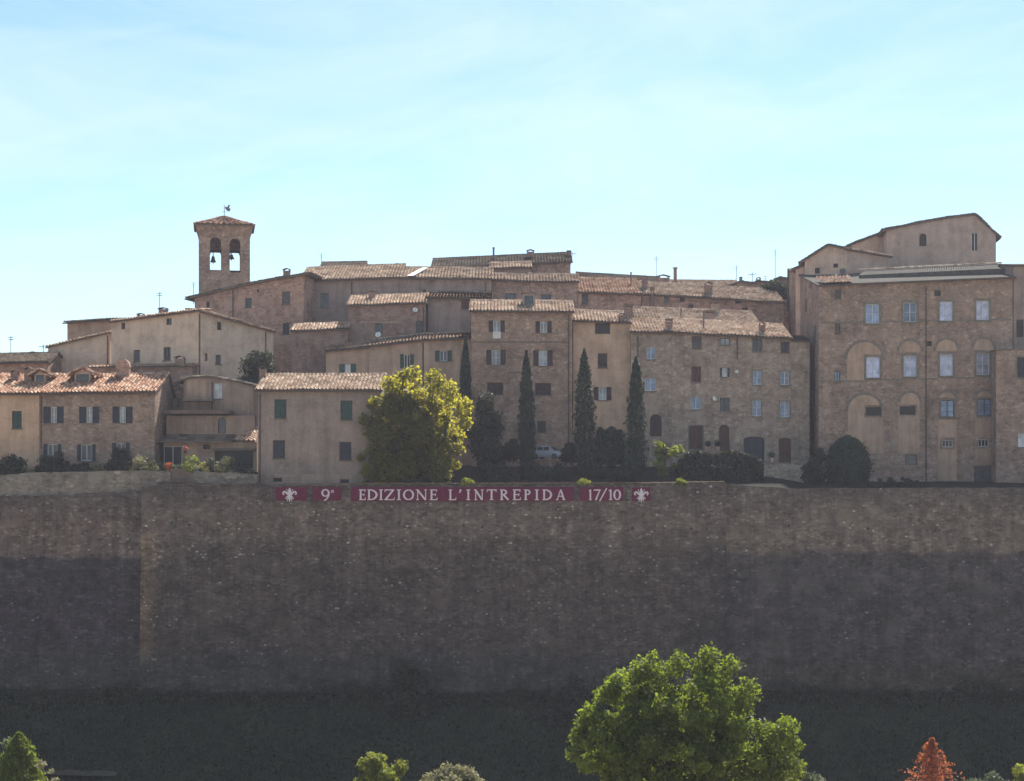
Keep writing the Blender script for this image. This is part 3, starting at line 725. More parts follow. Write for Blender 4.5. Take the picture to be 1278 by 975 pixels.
def bell_tower():
    Y = 212; k = Y / F
    rt = house('bell_tower', 'square brick bell tower with twin arched openings and a pyramid tile roof', 'bell tower', (248, Y), 4)
    T, loc, L = frame_of((248, Y), (312, Y + 1.2)); D = L * .8
    z_e = loc(280, 281)[1]; z_c = loc(280, 297)[1]; z_b = 4
    arcs = [(loc(262, 0)[0], loc(276, 0)[0], loc(269, 337)[1], loc(269, 296)[1]), (loc(286.7, 0)[0], loc(300, 0)[0], loc(293, 340)[1], loc(293, 297.5)[1])]
    w = MB()
    def fl(z): return max(0.0, (z - z_c) / (z_e - z_c)) ** 1.5 * .42
    def TF(u, v, z):      # flaring top
        f = fl(z); cu, cv = L / 2, D / 2
        return T(cu + (u - cu) * (1 + f / (L / 2)), cv + (v - cv) * (1 + f / (D / 2)), z)
    def arch_face(Tm, us, holes):
        zs = [z_b, z_c - .5, z_c] + [z_c + (z_e - z_c) * q / 5 for q in range(1, 5)]
        grid_wall(w, Tm, us, zs, lambda u: z_e, holes)
        for (a, b, z0, z1) in holes:
            c = (a + b) / 2; rad = (b - a) / 2; n = 8
            arc = [(c - rad * math.cos(math.pi * q / n), z1 - rad + rad * math.sin(math.pi * q / n)) for q in range(n + 1)]
            for q, (p, s) in enumerate(zip(arc, arc[1:])):
                cor = (a if q < n // 2 else b, z1)
                w.poly([Tm(cor[0], 0, cor[1]), Tm(p[0], 0, p[1]), Tm(s[0], 0, s[1])], [cor, p, s])
                w.poly([Tm(p[0], 0, p[1]), Tm(s[0], 0, s[1]), Tm(s[0], .7, s[1]), Tm(p[0], .7, p[1])])
            for u in (a, b): w.poly([Tm(u, 0, z0), Tm(u, .7, z0), Tm(u, .7, z1 - rad), Tm(u, 0, z1 - rad)])
            w.poly([Tm(a, 0, z0), Tm(b, 0, z0), Tm(b, .7, z0), Tm(a, .7, z0)])
            # inner skin of the wall
    arch_face(TF, [0, L], arcs)
    TB = lambda u, v, z: TF(L - u, D - v, z)
    ba = [(L - b, L - a, z0, z1 - 1.0) for (a, b, z0, z1) in arcs]
    arch_face(TB, [0, L], ba)
    for s in (0, 1):
        TS = (lambda u, v, z: TF(v, D - u, z)) if s == 0 else (lambda u, v, z: TF(L - v, u, z))
        arch_face(TS, [0, D], [])
    # inside faces
    for (z,) in ((arcs[0][2] - .05,),):
        w.poly([T(.05, .05, z), T(L - .05, .05, z), T(L - .05, D - .05, z), T(.05, D - .05, z)])
    TI = lambda u, v, z: T(u, .7, z)
    grid_wall(w, TI, [.7, L - .7], [arcs[0][2] - .1], lambda u: z_e - .1, [(a, b, z0, z1) for a, b, z0, z1 in arcs])
    part(w, 'wall', M['stone_warm'], rt)
    for (a, b, z0, z1) in arcs:   # yoke and sill beams
        zz = loc(280, 312)[1]; ra, rb = D * .45, D * .55
        for (v0, v1, q0, q1) in ((ra, rb, zz, zz + .28), (.4, .65, loc(280, 336)[1] - .3, loc(280, 336)[1] - .1)):
            m = MB(); m.box(T, a + .002, b - .002, v0, v1, q0, q1); part(m, 'bell_beam', M['timber'], rt)
    for (cx, top, bot, rr) in ((266, 316, 324, .42), (289, 314, 320, .45)):
        u = loc(cx, 0)[0]; zt, zb_ = loc(cx, top)[1], loc(cx, bot)[1]; h = zt - zb_
        m = MB(); m.lathe(T(u, D * .5, zb_), [(rr, 0), (rr * .85, h * .12), (rr * .62, h * .4), (rr * .5, h * .75), (rr * .3, h * .95), (.02, h)], 12)
        m.tube([T(u, D * .5, zt), T(u, D * .5, loc(cx, 311)[1])], .06, 5); m.tube([T(u, D * .5, zb_ + .2), T(u, D * .5, zb_ - .2)], .07, 5)
        part(m, 'bell', M['bronze'], rt, smooth=True)
    for cx, y0, y1 in ((301, 313, 324),):
        m = MB()
        for q in range(3): a = loc(cx, y0 + 5 * q); b = loc(311, y0 + 5 * q + 1); m.tube([T(a[0], -.06, a[1]), T(b[0], -.06, b[1])], .05, 4)
        part(m, 'tie_bar', M['metal'], rt)
    rf = MB(); e = .62; ze = z_e - .02; ap = T(L / 2, D / 2, loc(280, 268)[1] + .1)
    c = [T(-e, -e, ze), T(L + e, -e, ze), T(L + e, D + e, ze), T(-e, D + e, ze)]
    for a, b in zip(c, c[1:] + c[:1]): tiles(rf, a, b, ap, ap, pitch=.36)
    rr_ = part(rf, 'roof', M['tile_red'], rt)
    for a in c: m = MB(); ridge_tiles(m, a, ap, .13); part(m, 'hip_tiles', M['tile_pale'], rr_)
    sb = MB(); sb.poly([p - Vector((0, 0, .02)) for p in c]); sb.poly([p - Vector((0, 0, .14)) for p in c][::-1])
    for a, b in zip(c, c[1:] + c[:1]): sb.poly([a - Vector((0, 0, .14)), b - Vector((0, 0, .14)), b - Vector((0, 0, .02)), a - Vector((0, 0, .02))]); sb.poly([a - Vector((0, 0, .02)), b - Vector((0, 0, .02)), ap - Vector((0, 0, .04))])
    part(sb, 'roof_boards', M['slab'], rr_)
    b = ap; t = at(281, 254, Y + 2); m = MB(); m.tube([b - Vector((0, 0, .3)), Vector((b.x, b.y, t.z))], .04, 5)
    vx = b + Vector((0, 0, .0)); z = at(0, 258, Y + 2).z
    P = [(.1, 0), (.35, -.35), (.7, -.45), (.85, -.1), (.62, .05), (.8, .4), (.55, .42), (.4, .15), (.1, .2)]
    for off in (-.02, .02): m.poly([Vector((b.x + x, b.y + off, z + y)) for x, y in P])
    m.tube([Vector((b.x - .3, b.y, z - .5)), Vector((b.x + .3, b.y, z - .5))], .03, 4)
    part(m, 'weather_vane', M['metal'], rt)
bell_tower()

# upper rows
l = (398, 216)
r_ = house('back_house', 'low dark tiled roof hump on the skyline left of the long tiled roofs', 'house', l, 6, G)
v = volume(r_, (398, 216), (452, 216), 6, (338, 337), 8, 'brick', rmat='tile_dark', ridge=328, over=.4)
l = (375, 201)
r_ = house('long_house', 'long grey stuccoed house under wide old tile roofs in the upper row', 'house', l, 5, G)
H1 = volume(r_, (375, 201), (499, 201), 5, (351, 346.3), 14, 'pl_cool', rmat='tile_old', ridge=333, over=.5, wins=[(405, 375, 10, 18, 'pane', dict(pane='pane_dim', frame='frame_d'))], pipes=[(389.6, 356, 402), (439, 352, 380)])
H2 = volume(r_, (499.4, 201), (613, 201), 5, (347, 348), 12, 'pl_cool', rmat='tile_old', ridge=335, over=.5, wins=[(529.5, 364.5, 4, 6, 'dark', {}), (604, 353, 0.6, 1, 'dark', {})][:1], pipes=[(606, 352, 372)])
m = MB(); T, loc = H2.T, H2.loc
a = at(508, 346.5, 200.6); b = at(532, 336.5, 210)
m.poly([a + Vector((0, 0, .25)), at(516, 346.5, 200.6) + Vector((0, 0, .25)), at(534, 336.5, 206) + Vector((0, 0, .25)), at(527, 336.5, 206) + Vector((0, 0, .25))]); part(m, 'flashing', M['white'], H2.roof)
l = (435, 192.5)
r_ = house('brick_house', 'reddish brick house with a bricked niche and white dish on its wall', 'house', l, 5, G)
I = volume(r_, l, (531, 192.5), 5, (381, 378), 8, 'brick', rmat='tile_pale', ridge=369, over=.4, wins=[(473, 409, 9, 15, 'dark', dict(pane='pane_dim', arch=True)), (523.5, 408, 9, 15, 'cl', dict(col='sh_grey', leaves=1)), (456, 407, 1, 1, 'dark', {})][:2], pipes=[(528.5, 384, 425)])
chimney(I, 464, 363, 372, 8, 195.5)
m = MB(); a, z, _ = I.loc(449, 401.5); b = I.loc(500, 402)[0]; m.box(I.T, a, b, -.07, -.003, z - .18, z); part(m, 'ledge', M['pl_grey'], r_)
l = (534, 194)
r_ = house('grey_house', 'tall narrow grey rendered house with one reddish shutter near its right edge', 'house', l, 5, G)
J = volume(r_, l, (611, 194), 5, (371.5, 372.5), 8, 'pl_cool', rmat='tile_pale', slope=.2, ridge=366, over=.4, side=.35, wins=[(581.7, 379, 12, 14, 'cl', dict(col='sh_rust'))])
l = (365, 190)
r_ = house('brick_house', 'low reddish stone house with a short tiled roof left of the brick house', 'house', l, 3, G)
v = volume(r_, (364, 190), (434, 190), 3, (413, 410.5), 8, 'brick', rmat='tile_pale', ridge=404.5, over=.35, side=.15)
# stepped roof row behind the yellow tree
l = (405, 186)
r_ = house('stepped_house', 'tan house under stepping tiled roofs with an open green shuttered window behind the yellow tree', 'house', l, 0, G)
v = volume(r_, (407, 186), (460, 186), 0, (438, 433), 7, 'pl_tan', rmat='tile_pale', slope=.2, over=.35, side=.1, wins=[(434, 461, 21, 13, 'sh', dict(col='sh_teal', leaf=.33, pane='white'))], ridge=430)
v = volume(r_, (460.2, 185.8), (528.8, 185.8), 0, (432, 424), 7, 'pl_tan', rmat='tile_pale', slope=.2, over=.35, side=.1, ridge=421, wins=[(508, 451, 17, 17, 'sh', dict(col='sh_green', leaf=.28, pane='pane_dark'))], pipes=[(528, 428, 490)])
l = (529, 185.6)
r_ = house('small_house', 'small tan house with grey green shutters left of the tall stone house', 'house', l, 0, G)
v = volume(r_, l, (587.6, 185.6), 0, (424, 421.5), 7, 'pl_tan', rmat='tile_pale', slope=.2, over=.35, side=.05, ridge=416.5, wins=[(553.5, 444.5, 21, 13, 'sh', dict(col='sh_green', leaf=.28, pane='pane_dim'))])
# upper middle
l = (612, 203)
r_ = house('upper_house', 'upper house with small dark windows and rooftop dormer just behind the tall stone house', 'house', l, 5, G)
K = volume(r_, (613.5, 203), (661.5, 203), 5, (349, 351), 8, 'stone_grey', rmat='tile_old', ridge=343, over=.4, wins=[(637, 370.6, 13, 9, 'dark', dict(pane='pane_dim'))])
K2 = volume(r_, (662, 203), (721, 203), 5, (351, 352), 8, 'stone_grey', rmat='tile_old', ridge=343, over=.4, wins=[(681.5, 372, 13, 9, 'dark', dict(pane='pane_dim'))])
l = (535, 213)
r_ = house('hilltop_house', 'hilltop house with a long sloping roof, thin flue and grey right gable on the skyline', 'house', l, 8, G)
L1 = volume(r_, (540, 214), (712, 214), 8, (335, 327), 9, 'stone_grey', rmat='tile_dark', ridge=320, over=.4, side=.3, wins=[(593, 338, 6, 6, 'dark', {})][:0])
L2 = volume(r_, (613, 210), (662, 210), 8, (335, 334), 4, 'pl_cool', rmat='tile_pale', ridge=328.5, over=.4)
chimney(L1, 616, 309, 326, 3.4, 218, 'pipe', 'metal'); chimney(L1, 662, 311.5, 322, 8, 218); chimney(L1, 710, 313, 321, 5, 218, 'slab')
# tall stone house
l = (588, 184)
r_ = house('stone_house', 'tall stone house with brown shutters and string courses behind the first cypresses', 'house', l, -1, G)
Mh = volume(r_, l, (714.3, 184), -1, (388, 389), 9, 'stone_warm', rmat='tile_pale', ridge=376.5, over=.45, side=.25, wins=[
    (620, 407.5, 20, 14, 'sh', dict(col='sh_brown', cloth=1)), (678.5, 408.5, 20, 14, 'sh', SB), (619, 446, 24, 18, 'sh', dict(col='sh_brown', bars=1)), (677.7, 447, 24, 19, 'sh', dict(col='sh_brown', bars=1)),
    (618, 485, 20, 15, 'cl', SB), (677.7, 485.6, 20, 15, 'cl', SB), (676, 533, 11, 15, 'dark', {}), (619, 534, 11, 14, 'dark', {})], pipes=[(709.7, 393, 575)])
for y in (427, 446.5, 465):
    m = MB(); z = Mh.loc(650, y)[1]; us = [Mh.loc(x, y)[0] for x in ((590, 707) if y == 427 else (633, 662))]
    m.box(Mh.T, us[0], us[1], -.06, -.003, z - .09, z + .09); part(m, 'string_course', M['string'], r_)
c = at(660, 378, 186.5)
m = MB(); T = lambda u, v, z: c + Vector((u, v, z)); m.box(T, -.75, .75, 0, 1.4, -.8, 1.05); o = part(m, 'roof_hatch', M['pl_cool'], Mh.roof)
m = MB(); m.box(T, -.5, .5, -.05, -.004, -.2, .8); part(m, 'hatch_pane', M['pane_dim'], Mh.roof); m = MB(); m.box(T, -.9, .9, -.15, 1.5, 1.055, 1.15); part(m, 'hatch_lid', M['slab'], Mh.roof)
# next house
l = (715.2, 185)
r_ = house('stone_house', 'narrow tan house with one column of windows between the second and third cypress', 'house', l, -1, G)
Nh = volume(r_, l, (787, 185), -1, (400, 402.5), 8, 'pl_light', rmat='tile_pale', ridge=389, over=.45, side=.1, wins=[
    (752, 410, 19, 14, 'dark', {}), (752, 450, 12, 18, 'cl', dict(col='sh_brown')), (752, 491.5, 22, 16, 'sh', SB)])
chimney(Nh, 784, 380, 397, 10, 187.5, 'slab'); chimney(Nh, 776, 391, 399, 6, 186)
# broad stone house with many small windows
l = (787.6, 184)
r_ = house('stone_house', 'broad rough stone house with five columns of small windows and doors at garden level', 'house', l, -1, G)
b_ = dict(pane='pane_blue', frame='frame_w'); dd = dict(pane='pane_dim', frame='frame_d', surround=.12); bs = dict(pane='pane_blue', frame='frame_w', surround=.1, bars=1)
O1 = volume(r_, l, (838, 184), -1, (414, 414.5), 9, 'stone_mid', rmat='tile_pale', ridge=399, over=.45, side=.15, wins=[
    (812.5, 441, 11, 15, 'pane', b_), (811.8, 480, 13, 16, 'pane', b_), (818.5, 531, 15, 28, 'door', dict(arch=True, col='sh_brown'))], pipes=[(796, 420, 447)])
O2 = volume(r_, (838.2, 184), (987, 184), -1, (414.5, 422.5), 9, 'stone_mid', rmat='tile_pale', ridge=402, over=.45, side=.15, wins=[
    (869.6, 427.5, 12, 15, 'cl', dict(col='sh_grey')), (869, 467, 12, 19, 'cl', dict(col='sh_rust')), (868.6, 503, 13, 16, 'pane', b_), (868.6, 546, 17, 29, 'door', dict(col='sh_rust', surround=.12)),
    (905, 426.5, 12, 9, 'pane', dict(pane='pane_light', frame='frame_d')), (904.5, 465, 12, 11, 'sh', dict(col='sh_slate', leaf=.22)), (904.5, 504.6, 12, 16, 'pane', dict(pane='pane_dim', frame='frame_d')), (904, 546.5, 13, 33, 'door', dict(arch=True, col='sh_rust')),
    (945, 431, 11, 15, 'pane', dd), (945, 471.5, 11, 18, 'pane', bs), (944.6, 509, 11, 21, 'pane', bs), (941, 561, 26, 32, 'door', dict(arch=True, rise=.3, col='sh_slate')),
    (980, 433.5, 11, 14, 'cl', dict(col='sh_slate')), (979.5, 472, 11, 17, 'pane', bs), (979.5, 511, 12, 20, 'pane', bs), (979.5, 562, 15, 31, 'door', dict(col='sh_rust', arch=True, rise=.25))], pipes=[(920, 420, 449)])
O3 = volume(r_, (987.3, 184), (1010.5, 184), -1, (425, 425), 7, 'stone_mid', rmat='tile_dark', slope=.15, ridge=421, over=.3, side=.05)
chimney(O1, 835, 398, 410, 8, 185.5, 'slab'); chimney(O2, 951, 402, 416, 7, 185.7); chimney(O2, 878, 388, 410, 3, 186, 'pipe', 'metal')
l = (793, 193)
r_ = house('back_house', 'low back house whose old tiled roof shows just above the broad stone house', 'house', l, 3, G)
v = volume(r_, l, (946, 193), 3, (397, 403), 8, 'stone_pink', rmat='tile_old', ridge=387, over=.4, side=.1)
chimney(v, 885, 388, 402, 12, 192.6, 'slab', 'pl_cool'); chimney(v, 893, 376, 392, 9, 197, 'slab', 'stone_pale'); chimney(v, 850, 385, 394, 2.6, 195, 'pipe', 'metal')
l = (721.5, 203)
r_ = house('upper_house', 'upper house with a bright striped terracotta roof right of the hilltop gable', 'house', l, 5, G)
T1 = volume(r_, l, (800, 203), 5, (365, 367), 9, 'stone_pink', rmat='tile_red', ridge=345, over=.4, side=.1, wins=[(730, 373, 8, 14, 'cl', dict(col='sh_grey', leaves=1)), (738.5, 388, 6, 5, 'dark', {})])
chimney(T1, 787.5, 340, 350, 2.6, 208, 'pipe', 'metal'); chimney(T1, 804.5, 344, 357, 7, 207)
l = (800.5, 204)
r_ = house('upper_house', 'long pinkish stone house with scattered tiny windows behind the broad stone house', 'house', l, 5, G)
T2 = volume(r_, l, (978, 204), 5, (367, 377.5), 9, 'stone_pink', rmat='tile_old', ridge=357, over=.4, side=.1, wins=[(851.5, 374, 7, 6, 'dark', {}), (832, 373, 6, 9, 'dark', dict(pane='pane_dim')), (921.5, 376.5, 8, 5, 'dark', {}), (930, 387.6, 7, 7, 'dark', {}), (862, 384, 6, 8, 'cl', dict(col='sh_rust', leaves=1))])
chimney(T2, 814, 358, 386, 4, 203.6, 'slab', 'pl_dark'); chimney(T2, 884, 352, 368, 9, 206)
l = (826, 216)
r_ = house('ridge_house', 'skyline house with a tall round flue and a ball topped gablet', 'house', l, 8, G)
T3 = volume(r_, l, (922, 216), 8, (357, 358), 8, 'stone_grey', rmat='tile_old', ridge=351, over=.4, side=.2)
chimney(T3, 842.7, 334, 356, 6, 216.5, 'pipe', 'brick'); chimney(T3, 827.5, 343, 357, 14, 215.5, 'cap', 'stone_grey')
l = (700, 217)
r_ = house('ridge_house', 'low skyline roof between the hilltop gable and the tall flue', 'house', l, 8, G)
v = volume(r_, (722, 217), (826, 217), 8, (350, 356), 8, 'stone_grey', rmat='tile_dark', ridge=344, over=.4, side=.2)
l = (915, 215)
r_ = house('ridge_house', 'dark stone house with a rounded roof below the tall aerial mast', 'house', l, 8, G)
v = volume(r_, l, (992, 214), 8, None, 9, 'stone_grey', rmat='tile_dark', poly=[(914, 356), (924, 352), (938, 354), (950, 352), (962, 353), (972, 347), (994, 349)], over=.3)
chimney(v, 946.5, 346, 356, 5, 216); chimney(v, 924.5, 346, 354, 3, 216, 'slab')

# ------------------------------------------------------------------ the palazzo on the right
l = (1022, 181.5)
r_ = house('palazzo', 'large four storey stone palazzo with framed windows and blind arches under a grey roof', 'palazzo', l, -2, G)
sr = dict(pane='pane_lilac', frame='frame_w', surround=.27, bars=1); sr2 = dict(sr); sr2['pane'] = 'pane_blue'
Q = volume(r_, l, (1264, 180.6), -2, (356, 346), 26, 'stone_grey', rmat='roof_grey', slope=.2, ridge=331, keep=True, over=.5, side=.25, wins=[
    (1089, 391.6, 17, 24, 'pane', sr2), (1135.8, 389.7, 16, 24, 'pane', sr2), (1181, 388.4, 16, 24, 'pane', sr), (1226.5, 387.4, 16, 24, 'pane', sr),
    (1089.7, 458.5, 17, 26, 'pane', sr), (1136, 457, 16, 26, 'pane', sr), (1181.3, 455.5, 16, 27, 'pane', sr), (1226.8, 454.4, 16, 27, 'pane', sr),
    (1090.5, 513.5, 20, 11, 'dark', dict(bars=0)), (1132.8, 512.5, 20, 11, 'dark', {}), (1182.5, 510, 17, 21, 'pane', dict(pane='pane_blue', frame='frame_d', surround=.15, bars=2)), (1229, 508.5, 17, 21, 'pane', dict(pane='pane_blue', frame='frame_d', surround=.15, bars=2)),
    (1182.5, 553.7, 13, 9, 'grill', {}), (1227.4, 553, 13, 9, 'grill', {}), (1226.5, 596, 22, 28, 'door', dict(col='sh_grey')),
    (1045.6, 367, 8, 11, 'cl', dict(col='sh_grey', leaves=1)), (1045.6, 409, 7, 15, 'cl', dict(col='sh_grey', leaves=1)), (1045, 470, 7, 14, 'pane', dict(pane='pane_blue', frame='frame_d')),
    (1170, 365.7, 8, 8, 'dark', {}), (1159.6, 429, 7, 7, 'dark', {}), (1137, 574, 15, 13, 'dark', dict(pane='pane_dim'))], pipes=[(1155.7, 358, 602)])
T, loc = Q.T, Q.loc
def q_arch(x0, x1, ytop, ybot, holes=(), ring=True, mat='pl_tan', full=True):
    u0, zb, _ = loc(x0, ybot); u1, zt, _ = loc(x1, ytop); c = (u0 + u1) / 2; rad = (u1 - u0) / 2; ry = min(rad, (zt - zb) * .98)
    top = lambda u: zt - ry + ry * math.sqrt(max(0, 1 - ((u - c) / rad) ** 2))
    us = [c - rad * math.cos(math.pi * k / 14) for k in range(15)]
    hs = []
    for (cx, cy, w, h) in holes: a, z1, _ = loc(cx - w / 2, cy - h / 2); b, z0, _ = loc(cx + w / 2, cy + h / 2); hs.append((a - .28, b + .28, z0 - .28, z1 + .28))
    m = MB(); grid_wall(m, T, us, [zb], top, hs, v=-.035, uo=3); p = part(m, 'blind_arch', M[mat], r_)
    if ring:
        g = MB(); n = 14
        for k in range(n):
            a, b = math.pi * k / n, math.pi * (k + .97) / n; w = .3
            P = [(c - rad * math.cos(t), zt - ry + ry * math.sin(t)) for t in (a, b)] ; P2 = [(c - (rad + w) * math.cos(t), zt - ry + (ry + w) * math.sin(t)) for t in (a, b)]
            V = [T(x, -.05, z) for x, z in (P[0], P[1], P2[1], P2[0])]; W = [T(x, -.005, z) for x, z in (P[0], P[1], P2[1], P2[0])]
            g.poly(V)
            for i in range(4): g.poly([V[i], W[i], W[(i + 1) % 4], V[(i + 1) % 4]])
        part(g, 'arch_ring', M['surround'], p)
q_arch(1057, 1101.6, 427, 472, [(1089.7, 458.5, 17, 26)]); 
for x0, x1, y0, y1 in ((1122.5, 1149, 425.5, 439.5), (1168.5, 1194, 424, 438), (1215, 1239.5, 423, 437)): q_arch(x0, x1, y0, y1)
q_arch(1058, 1100, 493, 566, [(1090.5, 513.5, 18, 9)], mat='pl_tan'); q_arch(1124, 1147.5, 490.5, 566, [(1132.8, 512.5, 18, 9)], mat='pl_tan')
q_arch(1170.5, 1193.5, 490, 600, [(1182.5, 510, 17, 21), (1182.5, 553.7, 13, 9)]); q_arch(1217, 1240, 488.5, 580, [(1229, 508.5, 17, 21), (1227.4, 553, 13, 9)])
for y0, y1 in ((402.5, 398.5), (476, 470)):
    a, z0, _ = loc(1024, y0); b, z1, _ = loc(1262, y1)
    m = MB(); segs = [(1024, 1077), (1101, 1126), (1146, 1171), (1191, 1216), (1237, 1262)]
    for s0, s1 in segs:
        ua, ub = loc(s0, 0)[0], loc(s1, 0)[0]; z = z0 + (z1 - z0) * (ua / Q.L)
        m.box(T, ua, ub, -.07, -.004, z - .09, z + .09)
    part(m, 'string_course', M['surround'], r_)
# raised upper roof step, gable end windows of its left side
m = MB(); a = at(1066, 348, 183); b = at(1258, 339.5, 180)
for (pa, pb, qa, qb, dz) in (((1072, 343.5, 187), (1256, 335, 184), (1080, 337.5, 191), (1250, 329, 188), .2),):
    e0, e1, k1, k0 = at(*pa), at(*pb), at(*qb), at(*qa); n = 60
    for k in range(n):
        m.poly([e0.lerp(e1, k / n), e0.lerp(e1, (k + .85) / n), k0.lerp(k1, (k + .85) / n), k0.lerp(k1, k / n)])
    m.poly([e0 - Vector((0, 0, .8)), e1 - Vector((0, 0, .8)), e1 - Vector((0, 0, .03)), e0 - Vector((0, 0, .03))])
    m.poly([k0, k1, k1 + Vector((0, 1, -1)), k0 + Vector((0, 1, -1))])
part(m, 'roof_step', M['roof_grey'], Q.roof)
m = MB(); e0, e1 = at(1072, 337.5, 190.6), at(1250, 329, 187.6); ridge_tiles(m, e0, e1, .16); part(m, 'ridge_tiles', M['tile_pale'], Q.roof)
m = MB(); e0, e1 = Q.loc(1025, 356), Q.loc(1064, 354)
a, b = Q.T(e0[0], -.5, e0[1] + .12), Q.T(e1[0], -.5, e1[1] + .12); tiles(m, a, b, b + Vector((.4, 4, 1.15)), a + Vector((0, 4, 1.15))); part(m, 'tiled_roof_end', M['tile_red'], Q.roof)
for (v0, y0, y1, w) in ((2.0, 405, 426, 1.1), (2.0, 460, 486, 1.0), (9.5, 362, 378, .7), (5.5, 345, 352, .8)):
    TS = lambda u, v, z: Q.T(0, 0, 0) * 0 + Q.T(-v, u, z)
    z0, z1 = loc(1022, y1)[1], loc(1022, y0)[1]
    m = MB(); m.box(TS, v0, v0 + w, .01, .06, z0, z1); o = part(m, 'side_window', M['pane_dark'], r_)
    m = MB(); m.box(TS, v0 - .12, v0 - .002, .005, .1, z0, z1); m.box(TS, v0 + w + .002, v0 + w + .12, .005, .1, z0, z1); m.box(TS, v0 - .12, v0 + w + .12, .005, .1, z1 + .002, z1 + .12); part(m, 'window_frame', M['surround'], o)
l = (1264.5, 177)
r_ = house('terrace_house', 'stone house with a railed roof terrace at the right edge', 'house', l, -2, G)
v = volume(r_, (1243, 177.4), (1400, 175.8), -2, (437.5, 435.5), 3, 'stone_grey', rmat=None, flat_top=True, wins=[(1276, 458.5, 13, 25, 'cl', dict(col='sh_slate', surround=.2)), (1277, 549.6, 13, 17, 'pane', dict(pane='pane_light'))])
m = MB(); a, z, _ = v.loc(1243, 437); b = v.L
m.box(v.T, a - .1, b + .1, -.1, 3.1, z + .002, z + .12)
o = part(m, 'coping', M['surround'], r_); m = MB(); x0 = v.loc(1264, 430)[0]
for k in range(14): m.tube([v.T(x0 + k * .28, .2, z + .12), v.T(x0 + k * .28, .2, z + 1.2)], .02, 4)
for zz in (1.2, .65): m.tube([v.T(x0, .2, z + zz), v.T(x0 + 3.8, .2, z + zz)], .03, 4)
part(m, 'railing', M['metal'], r_)
v2 = volume(r_, (1264.8, 181), (1410, 181), -2, (331, 330), 9, 'pl_cool', rmat='roof_grey', slope=.15, over=.3, wins=[(1273, 410, 9, 22, 'dark', {})])
# rosy house on top
l = (1107, 200)
r_ = house('gabled_house', 'big rosy plastered gabled house with an arched window and a slit window on the skyline', 'house', l, 6, G)
S1 = volume(r_, (1107, 200), (1243, 198.5), 6, None, 12, 'pl_blush', rmat='tile_dark', poly=[(1105, 287), (1150, 277.5), (1185, 271.5), (1217, 268), (1244, 293)], over=.3, side=.22, wins=[
    (1151.8, 299.4, 9, 16, 'dark', dict(arch=True)), (1216.5, 302, 8, 23, 'pane', dict(pane='pane_dark', frame='frame_w', sill=False))])
S2 = volume(r_, (1063, 205), (1107, 205), 6, None, 9, 'pl_rose', rmat='tile_dark', poly=[(1061, 306), (1084, 297), (1110, 287)], over=.3, side=.1)
l = (1004.5, 194)
r_ = house('small_house', 'small apricot gabled house left of the big rosy house above the palazzo roof', 'house', l, 6, G)
S3 = volume(r_, (1004.5, 195.5), (1057, 194), 6, None, 5, 'pl_rose', rmat='tile_dark', poly=[(1002, 326), (1034, 306), (1058, 311)], over=.3, side=.25, wins=[(1020, 338, 6, 7, 'dark', {}), (1043, 331.6, 6, 5, 'dark', {})])
S3b = volume(r_, (1057.2, 194), (1110, 196), 6, None, 5, 'pl_blush', rmat='tile_pale', poly=[(1056, 311), (1111, 320.5)], over=.45, side=.05)
S4 = volume(r_, (993, 197), (1004.3, 196.5), 6, None, 4, 'pl_rose', rmat='tile_dark', poly=[(991, 336.5), (1006, 330)], over=.3, side=.15)
m = MB(); c = at(1102, 340, 192); T = lambda u, v, z: c + Vector((u, v, z))
for k in range(5): m.box(T, -.9, .9, 0, .5, k * .32 - 1.0, k * .32 - .74)
m.box(T, -.8, .8, .03, .47, -2, .55); part(m, 'chimney', M['brick'], Q.roof)

# roof clutter
for a in ((241.5, 353, 374, 200.5, 'white panel aerial left of the bell tower', 'stack', 1), (199, 365, 388, 190, 'thin aerial beside the chimney of the pink corner house', 'comb', 1), (401, 317, 328, 217, 'small aerial on the dark roof hump', 'stack', 1),
          (13.5, 420, 446, 186, 'comb aerial at the far left edge of the roofs', 'comb', 1), (54, 430, 444, 186, 'short aerial on the dark roof behind the dormers', 'bar', 1), (819, 320, 352, 214, 'tall thin aerial left of the tall round flue', 'comb', -1), (919, 332, 352, 217, 'slim aerial above the low end of the skyline roofs', 'stack', 1),
          (939, 340, 352, 217, 'low aerial with a sideways boom near the right skyline', 'bar', 1), (967.5, 312, 348, 217, 'tallest aerial mast on the skyline beside the apricot house', 'stack', 1), (714, 314, 322, 219, 'small slanted aerial on the hilltop gable end', 'bar', 1), (955, 344, 352, 218, 'tiny aerial left of the tallest mast', 'comb', 1)):
    antenna(a[0], a[1], a[2], a[3], a[4], a[5], a[6])
for a in ((518, 387, 3.2, 192.1, 'white satellite dish high on the reddish brick house', 'white', .3), (472, 418, 3.6, 192.0, 'white satellite dish under the niche of the brick house', 'white', -.2), (891.5, 498, 2.8, 183.6, 'white satellite dish on the broad stone house beside a half dark window', 'white', .4), (1044, 345, 3.2, 193, 'white satellite dish on the palazzo roof end', 'white', .3), (1052, 339, 4, 193.4, 'grey satellite dish below the apricot house wall', 'metal', -.3), (919.5, 464, 2.2, 183.6, 'tiny white satellite dish between two middle windows of the broad stone house', 'white', 0)):
    dish(*a)
